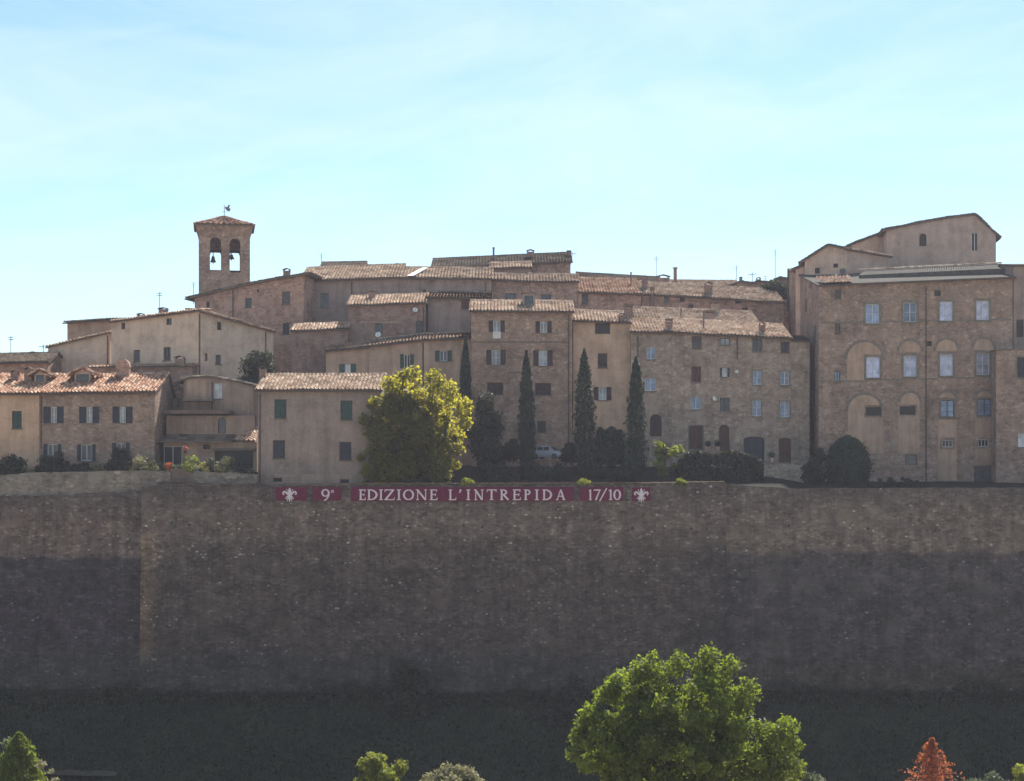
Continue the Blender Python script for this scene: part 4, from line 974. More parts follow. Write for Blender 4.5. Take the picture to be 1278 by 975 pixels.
# ------------------------------------------------------------------ foliage
def leaves(name, pts, outs, size, mat, parent, flat_=.5, aspect=.6, tint=None, up=0.0):
    n = len(pts)
    d = rng.normal(size=(n, 3)) + outs * flat_ * 1.6
    d /= np.linalg.norm(d, axis=1)[:, None] + 1e-9
    t = rng.normal(size=(n, 3)); t[:, 2] += up * 3
    t -= d * (t * d).sum(1)[:, None]; t /= np.linalg.norm(t, axis=1)[:, None] + 1e-9
    b = np.cross(d, t)
    s = (size * rng.uniform(.6, 1.35, n))[:, None]
    fold = d * s * .18
    v = np.stack([pts - t * s, pts + b * s * aspect + fold, pts + t * s, pts - b * s * aspect + fold], 1).reshape(-1, 3)
    o0 = np.array(OFF[parent.name]) if parent is not None else np.zeros(3)
    me = bpy.data.meshes.new(name)
    me.vertices.add(4 * n); me.vertices.foreach_set('co', (v - o0).astype(np.float32).ravel())
    me.loops.add(4 * n); me.loops.foreach_set('vertex_index', np.arange(4 * n, dtype=np.int32))
    me.polygons.add(n); me.polygons.foreach_set('loop_start', np.arange(0, 4 * n, 4, dtype=np.int32))
    try: me.polygons.foreach_set('loop_total', np.full(n, 4, dtype=np.int32))
    except Exception: pass
    me.update(calc_edges=True); me.validate()
    a = me.attributes.new('tint', 'FLOAT', 'FACE')
    tt = rng.uniform(0, 1, n) if tint is None else np.clip(tint + rng.normal(0, .18, n), 0, 1)
    a.data.foreach_set('value', tt.astype(np.float32))
    me.materials.append(mat)
    o = bpy.data.objects.new(name, me); C.objects.link(o)
    if parent is not None: o.parent = parent; OFF[o.name] = OFF[parent.name]
    return o
def clump_pts(clumps, n, lo=.45):
    """clumps: (centre, radii) -> leaf centres, outward directions, per-clump tint"""
    w = np.array([(r[0] * r[1] * r[2]) ** (2 / 3) for c, r in clumps]); w /= w.sum()
    idx = rng.choice(len(clumps), n, p=w)
    cs = np.array([tuple(c) for c, r in clumps])[idx]; rs = np.array([tuple(r) for c, r in clumps])[idx]
    d = rng.normal(size=(n, 3)); d /= np.linalg.norm(d, axis=1)[:, None]
    q = rng.uniform(lo ** 2, 1, n) ** .5 * (1 + .12 * rng.normal(size=n))
    tn = rng.uniform(.25, .75, len(clumps))[idx]
    return cs + d * rs * q[:, None], d, tn
def crown_clumps(c, rad, n, cr, lo=.55, bias=0.0, ok=None):
    out = []
    while len(out) < n:
        d = rng.normal(size=3); d /= np.linalg.norm(d)
        if d[2] < bias: continue
        q = rng.uniform(lo, .95)
        p = np.array(tuple(c)) + d * np.array(rad) * q
        if ok and not ok(p): continue
        r = rng.uniform(*cr); out.append((p, (r, r, r * rng.uniform(.7, .95))))
    return out
L_BIG = leafmat('leaf_walnut', (.034, .056, .014), (.10, .128, .028), (.34, .43, .04), .5)
L_YEL = leafmat('leaf_yellow', (.018, .028, .016), (.046, .058, .024), (.88, .80, .065), .46)
L_DARK = leafmat('leaf_dark', (.022, .03, .022), (.05, .06, .04), (.07, .09, .03), .25)
L_CYP = leafmat('leaf_cypress', (.022, .038, .026), (.05, .074, .045), (.04, .06, .02), .15)
L_LIME = leafmat('leaf_lime', (.07, .11, .02), (.13, .17, .035), (.42, .46, .06), .5)
L_PALE = leafmat('leaf_pale', (.13, .135, .075), (.24, .235, .14), (.38, .36, .18), .4)
L_SAGE = leafmat('leaf_sage', (.09, .11, .075), (.17, .19, .13), (.2, .24, .12), .3)
L_RED = leafmat('leaf_red', (.17, .05, .022), (.30, .10, .045), (.58, .18, .07), .5)
L_MIX = leafmat('leaf_mix', (.07, .085, .04), (.19, .18, .10), (.25, .25, .08), .35)
L_PINKF = leafmat('flower_pink', (.45, .12, .12), (.6, .25, .22), (.6, .2, .18), .3)
L_ORANGE = leafmat('flower_orange', (.50, .12, .03), (.65, .22, .06), (.6, .2, .04), .3)
L_YELF = leafmat('flower_yellow', (.42, .36, .08), (.6, .55, .2), (.5, .45, .1), .3)
L_WHITEF = leafmat('flower_white', (.5, .48, .45), (.7, .7, .68), (.4, .4, .4), .3)
L_GRASS = leafmat('grass_blade', (.022, .03, .018), (.053, .06, .034), (.05, .06, .02), .3)

def trunk(root, p0, p1, r0, limbs=()):
    m = MB(); p0, p1 = Vector(p0), Vector(p1)
    k = [p0.lerp(p1, t) + Vector((math.sin(t * 5) * r0 * .6, math.cos(t * 4) * r0 * .5 - r0 * .5, 0)) for t in (0, .2, .45, .7, 1)]
    m.tube(k, [r0 * 1.35, r0, r0 * .85, r0 * .7, r0 * .45], 8)
    for (t, q, r) in limbs:
        a = p0.lerp(p1, t); q = Vector(q); mid = a.lerp(q, .5) + Vector((0, 0, (q - a).length * .12))
        m.tube([a, mid, q], [r, r * .7, r * .25], 6)
    return part(m, 'trunk', M['bark'], root, smooth=True)

def tree(name, label, px, ytop, ybot_crown, w, Y, zground, mat, nclump, cr, nleaf, lsize, cat='tree', group=None, depth=.9, extra=(), bias=-1.0, shape=None, flat_=.3, lo=.55, core=0.0, ef=.3):
    k = Y / F; top = at(px, ytop, Y); zb = at(px, ybot_crown, Y).z
    rx, rz = w * k / 2, (top.z - zb) / 2; c = np.array((top.x, Y, (top.z + zb) / 2))
    root = thing(name, label, cat, (top.x, Y, zground), group)
    cl = crown_clumps(c, (rx - cr[0], (rx - cr[0]) * depth, rz - cr[0]), nclump, cr, lo, bias, shape and (lambda p: shape((p[0] - c[0]) / rx, (p[2] - c[2]) / rz)))
    for (ex, ey, er) in extra:
        e = at(ex, ey, Y); r = er * k; cl.append(((e.x, Y - ef, e.z), (r, r, r)))
    lim = [(random.uniform(.5, .95), tuple(cl[i][0]), max(.04, rx * .03)) for i in range(0, len(cl), max(1, len(cl) // 14))]
    trunk(root, (top.x, Y, zground - .2), (top.x, Y, c[2] + rz * .5), max(.07, rx * .055), lim)
    p, d, t = clump_pts(cl, nleaf)
    if core:
        nn = int(nleaf * core); e = rng.normal(size=(nn, 3)); e /= np.linalg.norm(e, axis=1)[:, None]
        q = c + e * np.array((rx, rx * depth, rz)) * (rng.uniform(0, 1, nn) ** .45 * .72)[:, None]
        p = np.concatenate([p, q]); d = np.concatenate([d, e]); t = np.concatenate([t, rng.uniform(.2, .8, nn)])
    leaves('crown', p, d, lsize, mat, root, flat_=flat_, tint=t)
    return root
def bush(name, label, px, ytop, ybot, w, Y, mat, nleaf, lsize, cat='shrub', group=None, box=False, stems=True, ncl=16, kind=None, up=0.0):
    k = Y / F; a = at(px, ybot, Y); H = (ybot - ytop) * k; W = w * k
    root = thing(name, label, cat, (a.x, Y, a.z - .15), group)
    if box:
        n = nleaf; q = rng.uniform(-1, 1, (n, 3)); f = rng.integers(0, 3, n); s = np.sign(rng.uniform(-1, 1, n))
        q[np.arange(n), f] = s * np.where(rng.uniform(0, 1, n) < .6, rng.uniform(.9, 1.04, n), rng.uniform(.3, .95, n))
        d = np.zeros((n, 3)); d[np.arange(n), f] = s
        q[:, 0] *= 1 - .3 * np.maximum(0, q[:, 2]) ** 3; q[:, 2] *= 1 + .1 * np.sin(q[:, 0] * 7 + px)
        p = np.array((a.x, Y, a.z + H / 2)) + q * np.array((W / 2, min(W / 2, .9), H / 2)); t = None
    else:
        cr = (min(W, H) * .16, min(W, H) * .27); cl = []; wy = min(W / 2, 1.4)
        while len(cl) < ncl * 2:
            r = rng.uniform(*cr); ph = rng.uniform(0, 2 * math.pi); q = rng.uniform(0, 1) ** .5
            zt = math.sqrt(max(0, 1 - q * q * .92)); zz = rng.uniform(0.0, 1.0) ** .8 * zt
            cl.append(((a.x + math.cos(ph) * q * (W / 2 - r * .8), Y + math.sin(ph) * q * wy, a.z + r * .5 + zz * (H - r * 1.4)), (r, r, r * .85)))
        p, d, t = clump_pts(cl, nleaf, .3)
    leaves('foliage', p, d, lsize, mat, root, flat_=.35, tint=t, up=up)
    if stems:
        m = MB()
        for i in range(4): m.tube([Vector((a.x + random.uniform(-.2, .2) * W, Y, a.z - .3)), Vector((a.x + random.uniform(-.3, .3) * W, Y, a.z + H * .6))], [.05, .02], 5)
        part(m, 'stem', M['bark'], root)
    return root
def spire(name, label, cat, px, ytop, ybot, w, Y, seed, mat, prof, n=6500, size=.17, zg=None, group=None, asp=.4, rough=.13, lean=0.0, up=1.0, lo=.6):
    k = Y / F; a = at(px, ybot, Y); H = (ybot - ytop) * k; Rm = w * k / 2; zg = a.z if zg is None else zg
    root = thing(name, label, cat, (a.x, Y, zg), group)
    t = rng.uniform(0, 1, n) ** 1.05
    pr = np.interp(t, prof[0], prof[1])
    ph = rng.uniform(0, 2 * math.pi, n); lump = 1 + rough * np.sin(ph * 5 + t * 23 + seed) + rough * .8 * np.sin(ph * 3 - t * 41 + seed * 2) + rough * .8 * np.sin(t * 90 + ph * 2)
    q = rng.uniform(lo * lo, 1.1, n) ** .5 * lump + (rng.uniform(0, 1, n) < .06) * rng.uniform(0, .3, n)
    p = np.stack([a.x + np.cos(ph) * pr * q * Rm + lean * t * H, Y + np.sin(ph) * pr * q * Rm, a.z + .3 + t * (H - .3)], 1)
    d = np.stack([np.cos(ph), np.sin(ph), .3 * np.ones(n)], 1)
    leaves('foliage', p, d, size, mat, root, flat_=.5, aspect=asp, up=up)
    m = MB(); m.tube([Vector((a.x, Y, zg - .4)), Vector((a.x + lean * H * .4, Y, zg + (a.z + H * .85 - zg) * .5)), Vector((a.x + lean * H * .85, Y, a.z + H * .85))], [.16, .1, .03], 6)
    for i in range(10):
        z = a.z + H * random.uniform(.15, .8); an = random.uniform(0, 6.28); tt = (z - a.z) / H; r = Rm * float(np.interp(tt, *prof)) * .85
        m.tube([Vector((a.x + lean * tt * H, Y, z)), Vector((a.x + lean * tt * H + math.cos(an) * r, Y + math.sin(an) * r, z + r * .9))], [.04, .012], 4)
    part(m, 'trunk', M['bark'], root)
    return root
def cypress(label, px, ytop, ybot, w, Y, seed, fat=.9, lean=0.0):
    prof = ([0, .06, .25, .5, .75, .92, 1], [.55, .85, 1, fat, fat * .72, .3, .03])
    return spire('cypress_tree', label, 'cypress', px, ytop, ybot, w, Y, seed, L_CYP, prof, group='tall cypresses in front of the stone houses', lean=lean, rough=.1 + .03 * seed)

# ------------------------------------------------------------------ setting: ground, hill, town wall
def nz2(x, y, s=1.0):
    return (math.sin(x * .13 * s + 1.3) * math.cos(y * .17 * s + .4) + .5 * math.sin(x * .37 * s + y * .29 * s) + .3 * math.sin(x * .9 * s - y * .7 * s + 2)) * .4
def gz(x, y):
    z = float(np.interp(y, [-400, 0, 8, 20, 60, 100, 140, 145.5, 160, 165, 3500], [-1.9, -1.9, -2.2, -10, -24, -28, -28.3, -28, -20.3, -20.3, -22]))
    return z + (.25 * nz2(x, y) if 12 < y < 400 else 0)
def grid_mesh(name, xs, ys, zf, mat):
    m = MB()
    for i in range(len(xs) - 1):
        for j in range(len(ys) - 1):
            q = [(xs[i], ys[j]), (xs[i + 1], ys[j]), (xs[i + 1], ys[j + 1]), (xs[i], ys[j + 1])]
            m.poly([(x, y, zf(x, y)) for x, y in q], q)
    o = m.build(name, mat, None, smooth=True, kind='structure'); return o
def soil(name, c1, c2, c3):
    m, nt, b = newmat(name); gp = N(nt, 'ShaderNodeNewGeometry'); P = gp.outputs['Position']
    n1 = noise(nt, P, .25, 6, .7); n2 = noise(nt, P, 2.5, 5, .7)
    col = ramp(nt, n1, [(.3, c1), (.55, c2), (.75, c3)])
    col = mixc(nt, .6, col, mixc(nt, 1.0, col, ramp(nt, n2, [(.3, .5), (.7, 1.4)]), 'MULTIPLY'))
    nt.links.new(col, b.inputs['Base Color']); b.inputs['Roughness'].default_value = 1; b.inputs['Specular IOR Level'].default_value = .05
    bump(nt, b, n2, .6, .1); return m
M['grass'] = soil('grass', (.016, .021, .014), (.029, .034, .022), (.05, .05, .033))
def bounce_fields():
    nt = M['grass'].node_tree; b = nt.nodes['Principled BSDF']; src = b.inputs['Base Color'].links[0].from_socket
    gp = N(nt, 'ShaderNodeNewGeometry'); sx = N(nt, 'ShaderNodeSeparateXYZ'); nt.links.new(gp.outputs['Position'], sx.inputs[0])
    n = noise(nt, gp.outputs['Position'], .06, 4, .6)
    y = math_(nt, 'ADD', math_(nt, 'DIVIDE', sx.outputs[1], 200.0), math_(nt, 'MULTIPLY', n, .03))
    f = ramp(nt, y, [(.66, 1.0), (.70, 0.0)])          # unseen valley floor given pale stubble to bounce sun onto facades; bank stays grass
    nt.links.new(mixc(nt, f, src, ramp(nt, noise(nt, gp.outputs['Position'], .4, 5, .6), [(.3, (.30, .235, .15)), (.7, (.42, .34, .23))])), b.inputs['Base Color'])
bounce_fields()
M['garden'] = soil('garden', (.02, .02, .016), (.03, .028, .022), (.045, .04, .03))
xs = [-2500, -900, -300, -140] + list(np.arange(-100, 101, 4.0)) + [140, 300, 900, 2500]
ys = [-400, -100, 0, 8, 20, 40, 60, 80, 100, 115, 130, 140, 143, 145.5] + list(np.arange(147, 166, 1.5)) + [180, 240, 500, 1200, 3500]
grid_mesh('ground', [float(x) for x in xs], [float(y) for y in ys], gz, M['grass'])
def hz_(x, y):
    z = float(np.interp(y, [160.3, 163, 184, 190, 215, 240, 300, 420], [-.75, -.6, 1.55, 2.2, 8.5, 8.5, 4, -21]))
    lf = min(1, max(0, (-25.5 - x) / 1.2)); z += lf * float(np.interp(y, [160.3, 161.6, 162, 170, 186], [-.9, -.9, 1.25, 1.1, 0]))
    rt = min(1, max(0, (x - 27) / 4)); z += rt * float(np.interp(y, [160.3, 163, 184, 188], [-.3, -.1, -1.6, -1.6]))
    ax = max(0, abs(x) - 95); return max(-21.5, z - ax * .45) + (.1 * nz2(x, y) if y > 163 else 0)
hx = [-300.0, -140] + [float(v) for v in np.arange(-100, -30, 5)] + [float(v) for v in np.arange(-30, -24, .75)] + [float(v) for v in np.arange(-24, 101, 4)] + [140.0, 300]
grid_mesh('hill', hx, [160.9, 161.4, 161.75, 162.1, 163, 165, 168, 172, 176, 180, 184, 190, 200, 215, 240, 300, 420], hz_, M['garden'])

def wallmat(name, stops, patch, pth, amp, speck, zones=()):
    """masonry with noisy-edged courses of differently weathered stone"""
    m = stone(name, (.07, .06, .053), (.15, .128, .112), (.25, .218, .19), (.105, .09, .08), patch=patch, pth=pth, speck=speck, streak=.5, size=(.4, .2))
    nt = m.node_tree; b = nt.nodes['Principled BSDF']; src = b.inputs['Base Color'].links[0].from_socket
    tc = N(nt, 'ShaderNodeTexCoord'); sx = N(nt, 'ShaderNodeSeparateXYZ'); nt.links.new(tc.outputs['UV'], sx.inputs[0])
    n1 = noise(nt, coords(nt, (.35, .5, 1), False), 1.0, 5, .65)
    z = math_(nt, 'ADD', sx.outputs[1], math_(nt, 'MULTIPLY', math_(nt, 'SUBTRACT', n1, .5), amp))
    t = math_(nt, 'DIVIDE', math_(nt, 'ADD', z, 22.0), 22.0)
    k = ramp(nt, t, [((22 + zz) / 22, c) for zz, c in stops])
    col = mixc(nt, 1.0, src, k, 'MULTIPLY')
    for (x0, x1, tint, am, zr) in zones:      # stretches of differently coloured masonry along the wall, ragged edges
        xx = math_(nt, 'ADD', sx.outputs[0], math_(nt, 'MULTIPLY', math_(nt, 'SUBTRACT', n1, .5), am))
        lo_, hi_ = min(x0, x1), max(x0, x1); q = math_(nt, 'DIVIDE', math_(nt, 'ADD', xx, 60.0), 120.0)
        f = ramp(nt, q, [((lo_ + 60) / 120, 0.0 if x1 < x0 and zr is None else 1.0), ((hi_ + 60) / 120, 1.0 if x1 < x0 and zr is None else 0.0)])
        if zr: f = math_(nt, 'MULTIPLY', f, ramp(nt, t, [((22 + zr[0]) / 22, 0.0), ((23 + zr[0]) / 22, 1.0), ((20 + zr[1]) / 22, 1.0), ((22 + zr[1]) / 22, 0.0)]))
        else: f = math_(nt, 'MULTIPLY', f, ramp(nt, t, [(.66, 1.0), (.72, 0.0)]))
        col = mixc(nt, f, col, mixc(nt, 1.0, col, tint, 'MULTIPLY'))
    n5 = noise(nt, coords(nt, (.55, .8, 1), False), 1.0, 7, .75)
    col = mixc(nt, 1.0, col, ramp(nt, n5, [(.28, .62), (.5, 1.0), (.72, 1.45)]), 'MULTIPLY')
    nt.links.new(col, b.inputs['Base Color']); return m
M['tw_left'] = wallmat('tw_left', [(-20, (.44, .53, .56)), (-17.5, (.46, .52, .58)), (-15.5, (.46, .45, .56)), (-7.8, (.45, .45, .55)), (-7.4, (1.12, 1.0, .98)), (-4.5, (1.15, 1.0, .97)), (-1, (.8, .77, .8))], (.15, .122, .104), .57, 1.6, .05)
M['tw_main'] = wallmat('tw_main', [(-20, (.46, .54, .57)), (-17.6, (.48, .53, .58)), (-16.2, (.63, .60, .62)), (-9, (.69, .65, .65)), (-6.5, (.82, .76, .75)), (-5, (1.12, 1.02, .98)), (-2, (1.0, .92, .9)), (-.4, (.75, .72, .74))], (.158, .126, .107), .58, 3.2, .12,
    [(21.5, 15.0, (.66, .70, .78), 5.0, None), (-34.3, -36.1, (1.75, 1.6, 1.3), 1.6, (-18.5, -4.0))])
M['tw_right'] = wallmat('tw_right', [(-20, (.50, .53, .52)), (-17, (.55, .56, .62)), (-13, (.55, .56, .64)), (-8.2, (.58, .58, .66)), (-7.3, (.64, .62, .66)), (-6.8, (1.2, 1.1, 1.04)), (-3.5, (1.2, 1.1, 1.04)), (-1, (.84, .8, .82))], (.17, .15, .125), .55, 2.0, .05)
def wall_run(root, name, px0, px1, Y, tops, zbot, mat, batter, thick=1.3):
    m = MB(); x0, x1 = at(px0, 0, Y).x, at(px1, 0, Y).x; nx = max(2, int((x1 - x0) / 1.1)); nzz = 16
    tz = lambda x: float(np.interp(x, [at(p, 0, Y).x for p, _ in tops], [at(0, q, Y).z for _, q in tops]))
    P = []
    for i in range(nx + 1):
        x = x0 + (x1 - x0) * i / nx; t = tz(x) + (random.uniform(-.05, .05) if 0 < i < nx else 0); col = []
        for j in range(nzz + 1):
            z = t + (zbot - t) * j / nzz; dy = -batter * (t - z) / (t - zbot) + .07 * nz2(x * 4, z * 5)
            col.append(Vector((x, Y + dy, z)))
        P.append(col)
    for i in range(nx):
        for j in range(nzz):
            q = [P[i][j + 1], P[i + 1][j + 1], P[i + 1][j], P[i][j]]; m.poly(q, [(p.x, p.z) for p in q])
        a, b = P[i][0], P[i + 1][0]; bk = Vector((0, thick, 0)); A, B = Vector((a.x, Y + thick, a.z)), Vector((b.x, Y + thick, b.z))
        m.poly([a, b, B, A]); m.poly([B, b * 0 + Vector((b.x, Y + thick, zbot)), Vector((a.x, Y + thick, zbot)), A])
    for c, s in ((P[0], 1), (P[-1], -1)):
        for j in range(nzz):
            q = [c[j], c[j + 1], Vector((c[j + 1].x, Y + thick, c[j + 1].z)), Vector((c[j].x, Y + thick, c[j].z))]
            m.poly(q if s > 0 else q[::-1])
    return part(m, name, M[mat], root)
tw = thing('town_wall', 'massive dark stone town wall below the houses carrying the red banners', 'town wall', (0, 160, -20.5))
Zb = -21.5
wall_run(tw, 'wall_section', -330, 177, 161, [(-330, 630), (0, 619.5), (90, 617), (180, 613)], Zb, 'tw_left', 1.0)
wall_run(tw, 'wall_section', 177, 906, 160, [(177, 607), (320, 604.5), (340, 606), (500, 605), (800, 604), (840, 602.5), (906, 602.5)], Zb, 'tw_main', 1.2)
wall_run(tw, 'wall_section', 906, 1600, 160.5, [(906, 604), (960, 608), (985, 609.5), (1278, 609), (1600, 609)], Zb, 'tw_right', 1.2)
def coping(px0, px1, Y, pys, mat='wall_upper', h=.13):
    a, b = at(px0, pys[0], Y), at(px1, pys[1], Y); m = MB(); n = int((b - a).length / .9)
    for i in range(n):
        p, q = a.lerp(b, i / n), a.lerp(b, (i + .97) / n); z = random.uniform(-.015, .02)
        T = lambda u, v, zz: Vector((p.x + (q.x - p.x) * u, Y + v, p.z + (q.z - p.z) * u + zz + z)); m.box(T, 0, 1, -.14, .6, .004, h)
    part(m, 'coping', M[mat], tw)
coping(342, 800, 160, (605.3, 603.3)); coping(206, 320, 160, (606, 604.0)); coping(800, 904, 160, (603.2, 601.6), 'stone_pale', .1)
for i in range(34):      # putlog holes as near-black blocks, their inner shade put into the colour
    px, py = random.uniform(215, 1270), random.choice((655, 700, 745, 790)) + random.uniform(-5, 5)
    if 690 < px < 1010 and py > 780: continue
    a = at(px, py, 160 if px < 906 else 160.5); y = a.y - 1.2 * (-.6 - a.z) / 20.9 - .1; m = MB(); w, h = random.uniform(.09, .15), random.uniform(.09, .16)
    T = lambda u, v, z: Vector((a.x + u, y + v, a.z + z)); m.box(T, -w, w, .0, .25, -h, h); part(m, 'putlog_dark', M['pane_dark'], tw)
# terrace wall on top of the left wall
tr = thing('terrace_wall', 'pale rendered terrace parapet under the flowers on the left of the town wall', 'parapet', (at(100, 600, 161.9).x, 161.9, -1.4))
wall_run(tr, 'wall', -330, 213, 161.5, [(-330, 599), (0, 593), (60, 589), (160, 587.5), (213, 587.5)], -2, 'terrace', .1, .5)
wall_run(tr, 'wall', 213, 241, 161.9, [(213, 585.5), (241, 585.5)], -2, 'pl_dark', .05, .5)
wall_run(tr, 'wall', 241, 321, 161.6, [(241, 588), (321, 592)], -2, 'terrace', .1, .5)
m = MB(); a, b = at(196, 602.6, 161.1), at(321, 604, 161.1); m.tube([a, b], .05, 5); part(m, 'handrail', M['gutter'], tr)
# low garden wall pieces on the terrace
gw = thing('garden_wall', 'low pale stone garden wall below the doors of the broad stone house', 'garden wall', (at(976, 590, 176).x, 176, -.2))
wall_run(gw, 'wall', 951, 1003, 176, [(951, 581), (975, 580), (1003, 581)], -1, 'stone_pale', .1, .5)

# ------------------------------------------------------------------ banners
YB = 159.72
def ribbon(mb, P, w, asp=(1, 1)):
    """flat stroke polygon set; P=[(x,y)], w=[width]"""
    for (a, wa), (b, wb) in zip(zip(P, w), list(zip(P, w))[1:]):
        dx, dy = b[0] - a[0], b[1] - a[1]; l_ = math.hypot(dx, dy) or 1; nx, ny = -dy / l_, dx / l_
        mb.append([(a[0] - nx * wa / 2, a[1] - ny * wa / 2), (b[0] - nx * wb / 2, b[1] - ny * wb / 2), (b[0] + nx * wb / 2, b[1] + ny * wb / 2), (a[0] + nx * wa / 2, a[1] + ny * wa / 2)])
def arc(cx, cy, rx, ry, a0, a1, n=12): return [(cx + rx * math.cos(R(a0 + (a1 - a0) * i / n)), cy + ry * math.sin(R(a0 + (a1 - a0) * i / n))) for i in range(n + 1)]
def glyph(ch, W):
    """polygons in a box W wide and 1 high; TK thick, TN thin strokes"""
    TK, TN, S = .165, .09, .075; g = []
    st = lambda x, w=TK, y0=0, y1=1: g.append([(x - w / 2, y0), (x + w / 2, y0), (x + w / 2, y1), (x - w / 2, y1)])
    sr = lambda x, y, w=.2: g.append([(x - w, y), (x + w, y), (x + w, y + S), (x - w, y + S)])
    bar = lambda x0, x1, y, h=TN: g.append([(x0, y), (x1, y), (x1, y + h), (x0, y + h)])
    tip = lambda x, y0, y1: g.append([(x - .06, y0), (x + .02, y0), (x + .04, y1), (x - .02, y1)])
    sx = .16
    if ch == 'I': st(W / 2); sr(W / 2, 0, W / 2); sr(W / 2, 1 - S, W / 2)
    elif ch in 'EFL':
        st(sx); sr(sx, 0, .16); sr(sx, 1 - S, .16); bar(sx, W, 0); tip(W, 0, .26)
        if ch == 'E': bar(sx, W * .96, 1 - TN); tip(W * .95, .78, 1); bar(sx, W * .8, .48); tip(W * .8, .4, .64)
    elif ch == 'D':
        st(sx); sr(sx, 0, .16); sr(sx, 1 - S, .16); a = arc(sx + .1, .5, W - sx - .17, .455, -90, 90); ribbon(g, a, [TN + (TK - TN + .03) * math.sin(math.pi * i / 12) for i in range(13)])
    elif ch == 'Z': bar(.03, W, 1 - TN); bar(0, W, 0); ribbon(g, [(W - .08, 1 - TN / 2), (.1, TN / 2)], [TK, TK]); tip(.06, .76, 1); tip(W, 0, .25)
    elif ch in 'O0':
        a = arc(W / 2, .5, W / 2 - .08, .45, 0, 360, 24); ribbon(g, a, [TN + (TK - TN + .02) * abs(math.cos(2 * math.pi * i / 24)) for i in range(25)])
    elif ch == 'N': st(.13, TN); st(W - .13, TN); ribbon(g, [(.1, .98), (W - .14, .02)], [TK, TK]); sr(.13, 0, .13); sr(W - .13, 1 - S, .13); sr(.06, 1 - S, .1)
    elif ch == 'T': st(W / 2); sr(W / 2, 0); bar(0, W, 1 - TN); tip(.05, .76, 1); tip(W - .02, .76, 1)
    elif ch in 'RP':
        st(sx); sr(sx, 0, .16); sr(sx - .04, 1 - S, .12); q = .74; a = arc(sx + .1, q, W * .42, .215, -90, 90); ribbon(g, a, [TN + (TK - TN) * math.sin(math.pi * i / 12) for i in range(13)])
        if ch == 'R': ribbon(g, [(sx + .16, .52), (W - .02, .02)], [TK * .9, TK]); 
    elif ch == 'A': ribbon(g, [(.1, .02), (W * .5, .99)], [TN, TN]); ribbon(g, [(W * .5, .99), (W - .12, .02)], [TK, TK]); bar(W * .26, W * .74, .32); sr(.1, 0, .12); sr(W - .12, 0, .14)
    elif ch == '1': st(W / 2, TK * .9); sr(W / 2, 0, W / 2); ribbon(g, [(W / 2, .98), (.0, .86)], [TN, TN])
    elif ch == '7': bar(0, W, 1 - TN * 1.2, TN * 1.2); ribbon(g, [(W - .06, .95), (W * .3, 0)], [TN * 1.1, TK])
    elif ch == '/': ribbon(g, [(0.02, -.05), (W - .02, 1.04)], [TN * 1.1, TN * 1.1])
    elif ch == '9':
        a = arc(W / 2, .67, W / 2 - .08, .285, 0, 360, 20); ribbon(g, a, [TN + (TK - TN) * abs(math.cos(2 * math.pi * i / 20)) for i in range(21)])
        a = arc(W / 2 - .3, .62, W / 2 + .22, .64, 5, -72, 10); ribbon(g, a, [TK - .06 * i / 10 for i in range(11)])
    elif ch == "'": ribbon(g, [(W * .6, 1), (W * .65, .84), (.05, .66)], [.2, .17, .05])
    elif ch == 'a':
        a = arc(W * .45, .42, W * .34, .38, 0, 360, 14); ribbon(g, a, [.2] * 15); st(W * .85, .22, 0, .82)
    return g
def put(polys, root, name, x0, z0, s, mat='letter', dy=-.03):
    m = MB()
    for i, p in enumerate(polys): m.poly([(x0 + x * s, YB + dy - .0006 * i, z0 + y * s) for x, y in p])
    part(m, name, M[mat], root)
def fleur():
    g = []
    ribbon(g, [(0, 1.0), (0, .9), (0, .72), (0, .52), (0, .4)], [.03, .15, .25, .17, .09])
    for s in (-1, 1):
        ribbon(g, [(s * .05, .38), (s * .15, .52), (s * .26, .66), (s * .36, .72), (s * .45, .68), (s * .49, .58), (s * .44, .5), (s * .38, .52)], [.08, .1, .13, .15, .14, .11, .08, .05])
        ribbon(g, [(s * .09, .5), (s * .15, .68), (s * .2, .82), (s * .23, .9)], [.035, .035, .035, .075])
        ribbon(g, [(s * .06, .3), (s * .16, .22), (s * .27, .22), (s * .31, .3)], [.08, .09, .07, .04])
        ribbon(g, [(s * .07, .29), (s * .13, .12), (s * .21, .0)], [.05, .06, .02])
    g.append([(-.24, .305), (.24, .305), (.24, .385), (-.24, .385)]); ribbon(g, [(0, .31), (0, .2), (0, .1), (0, -.06)], [.08, .11, .1, .02])
    return g
k = YB / F
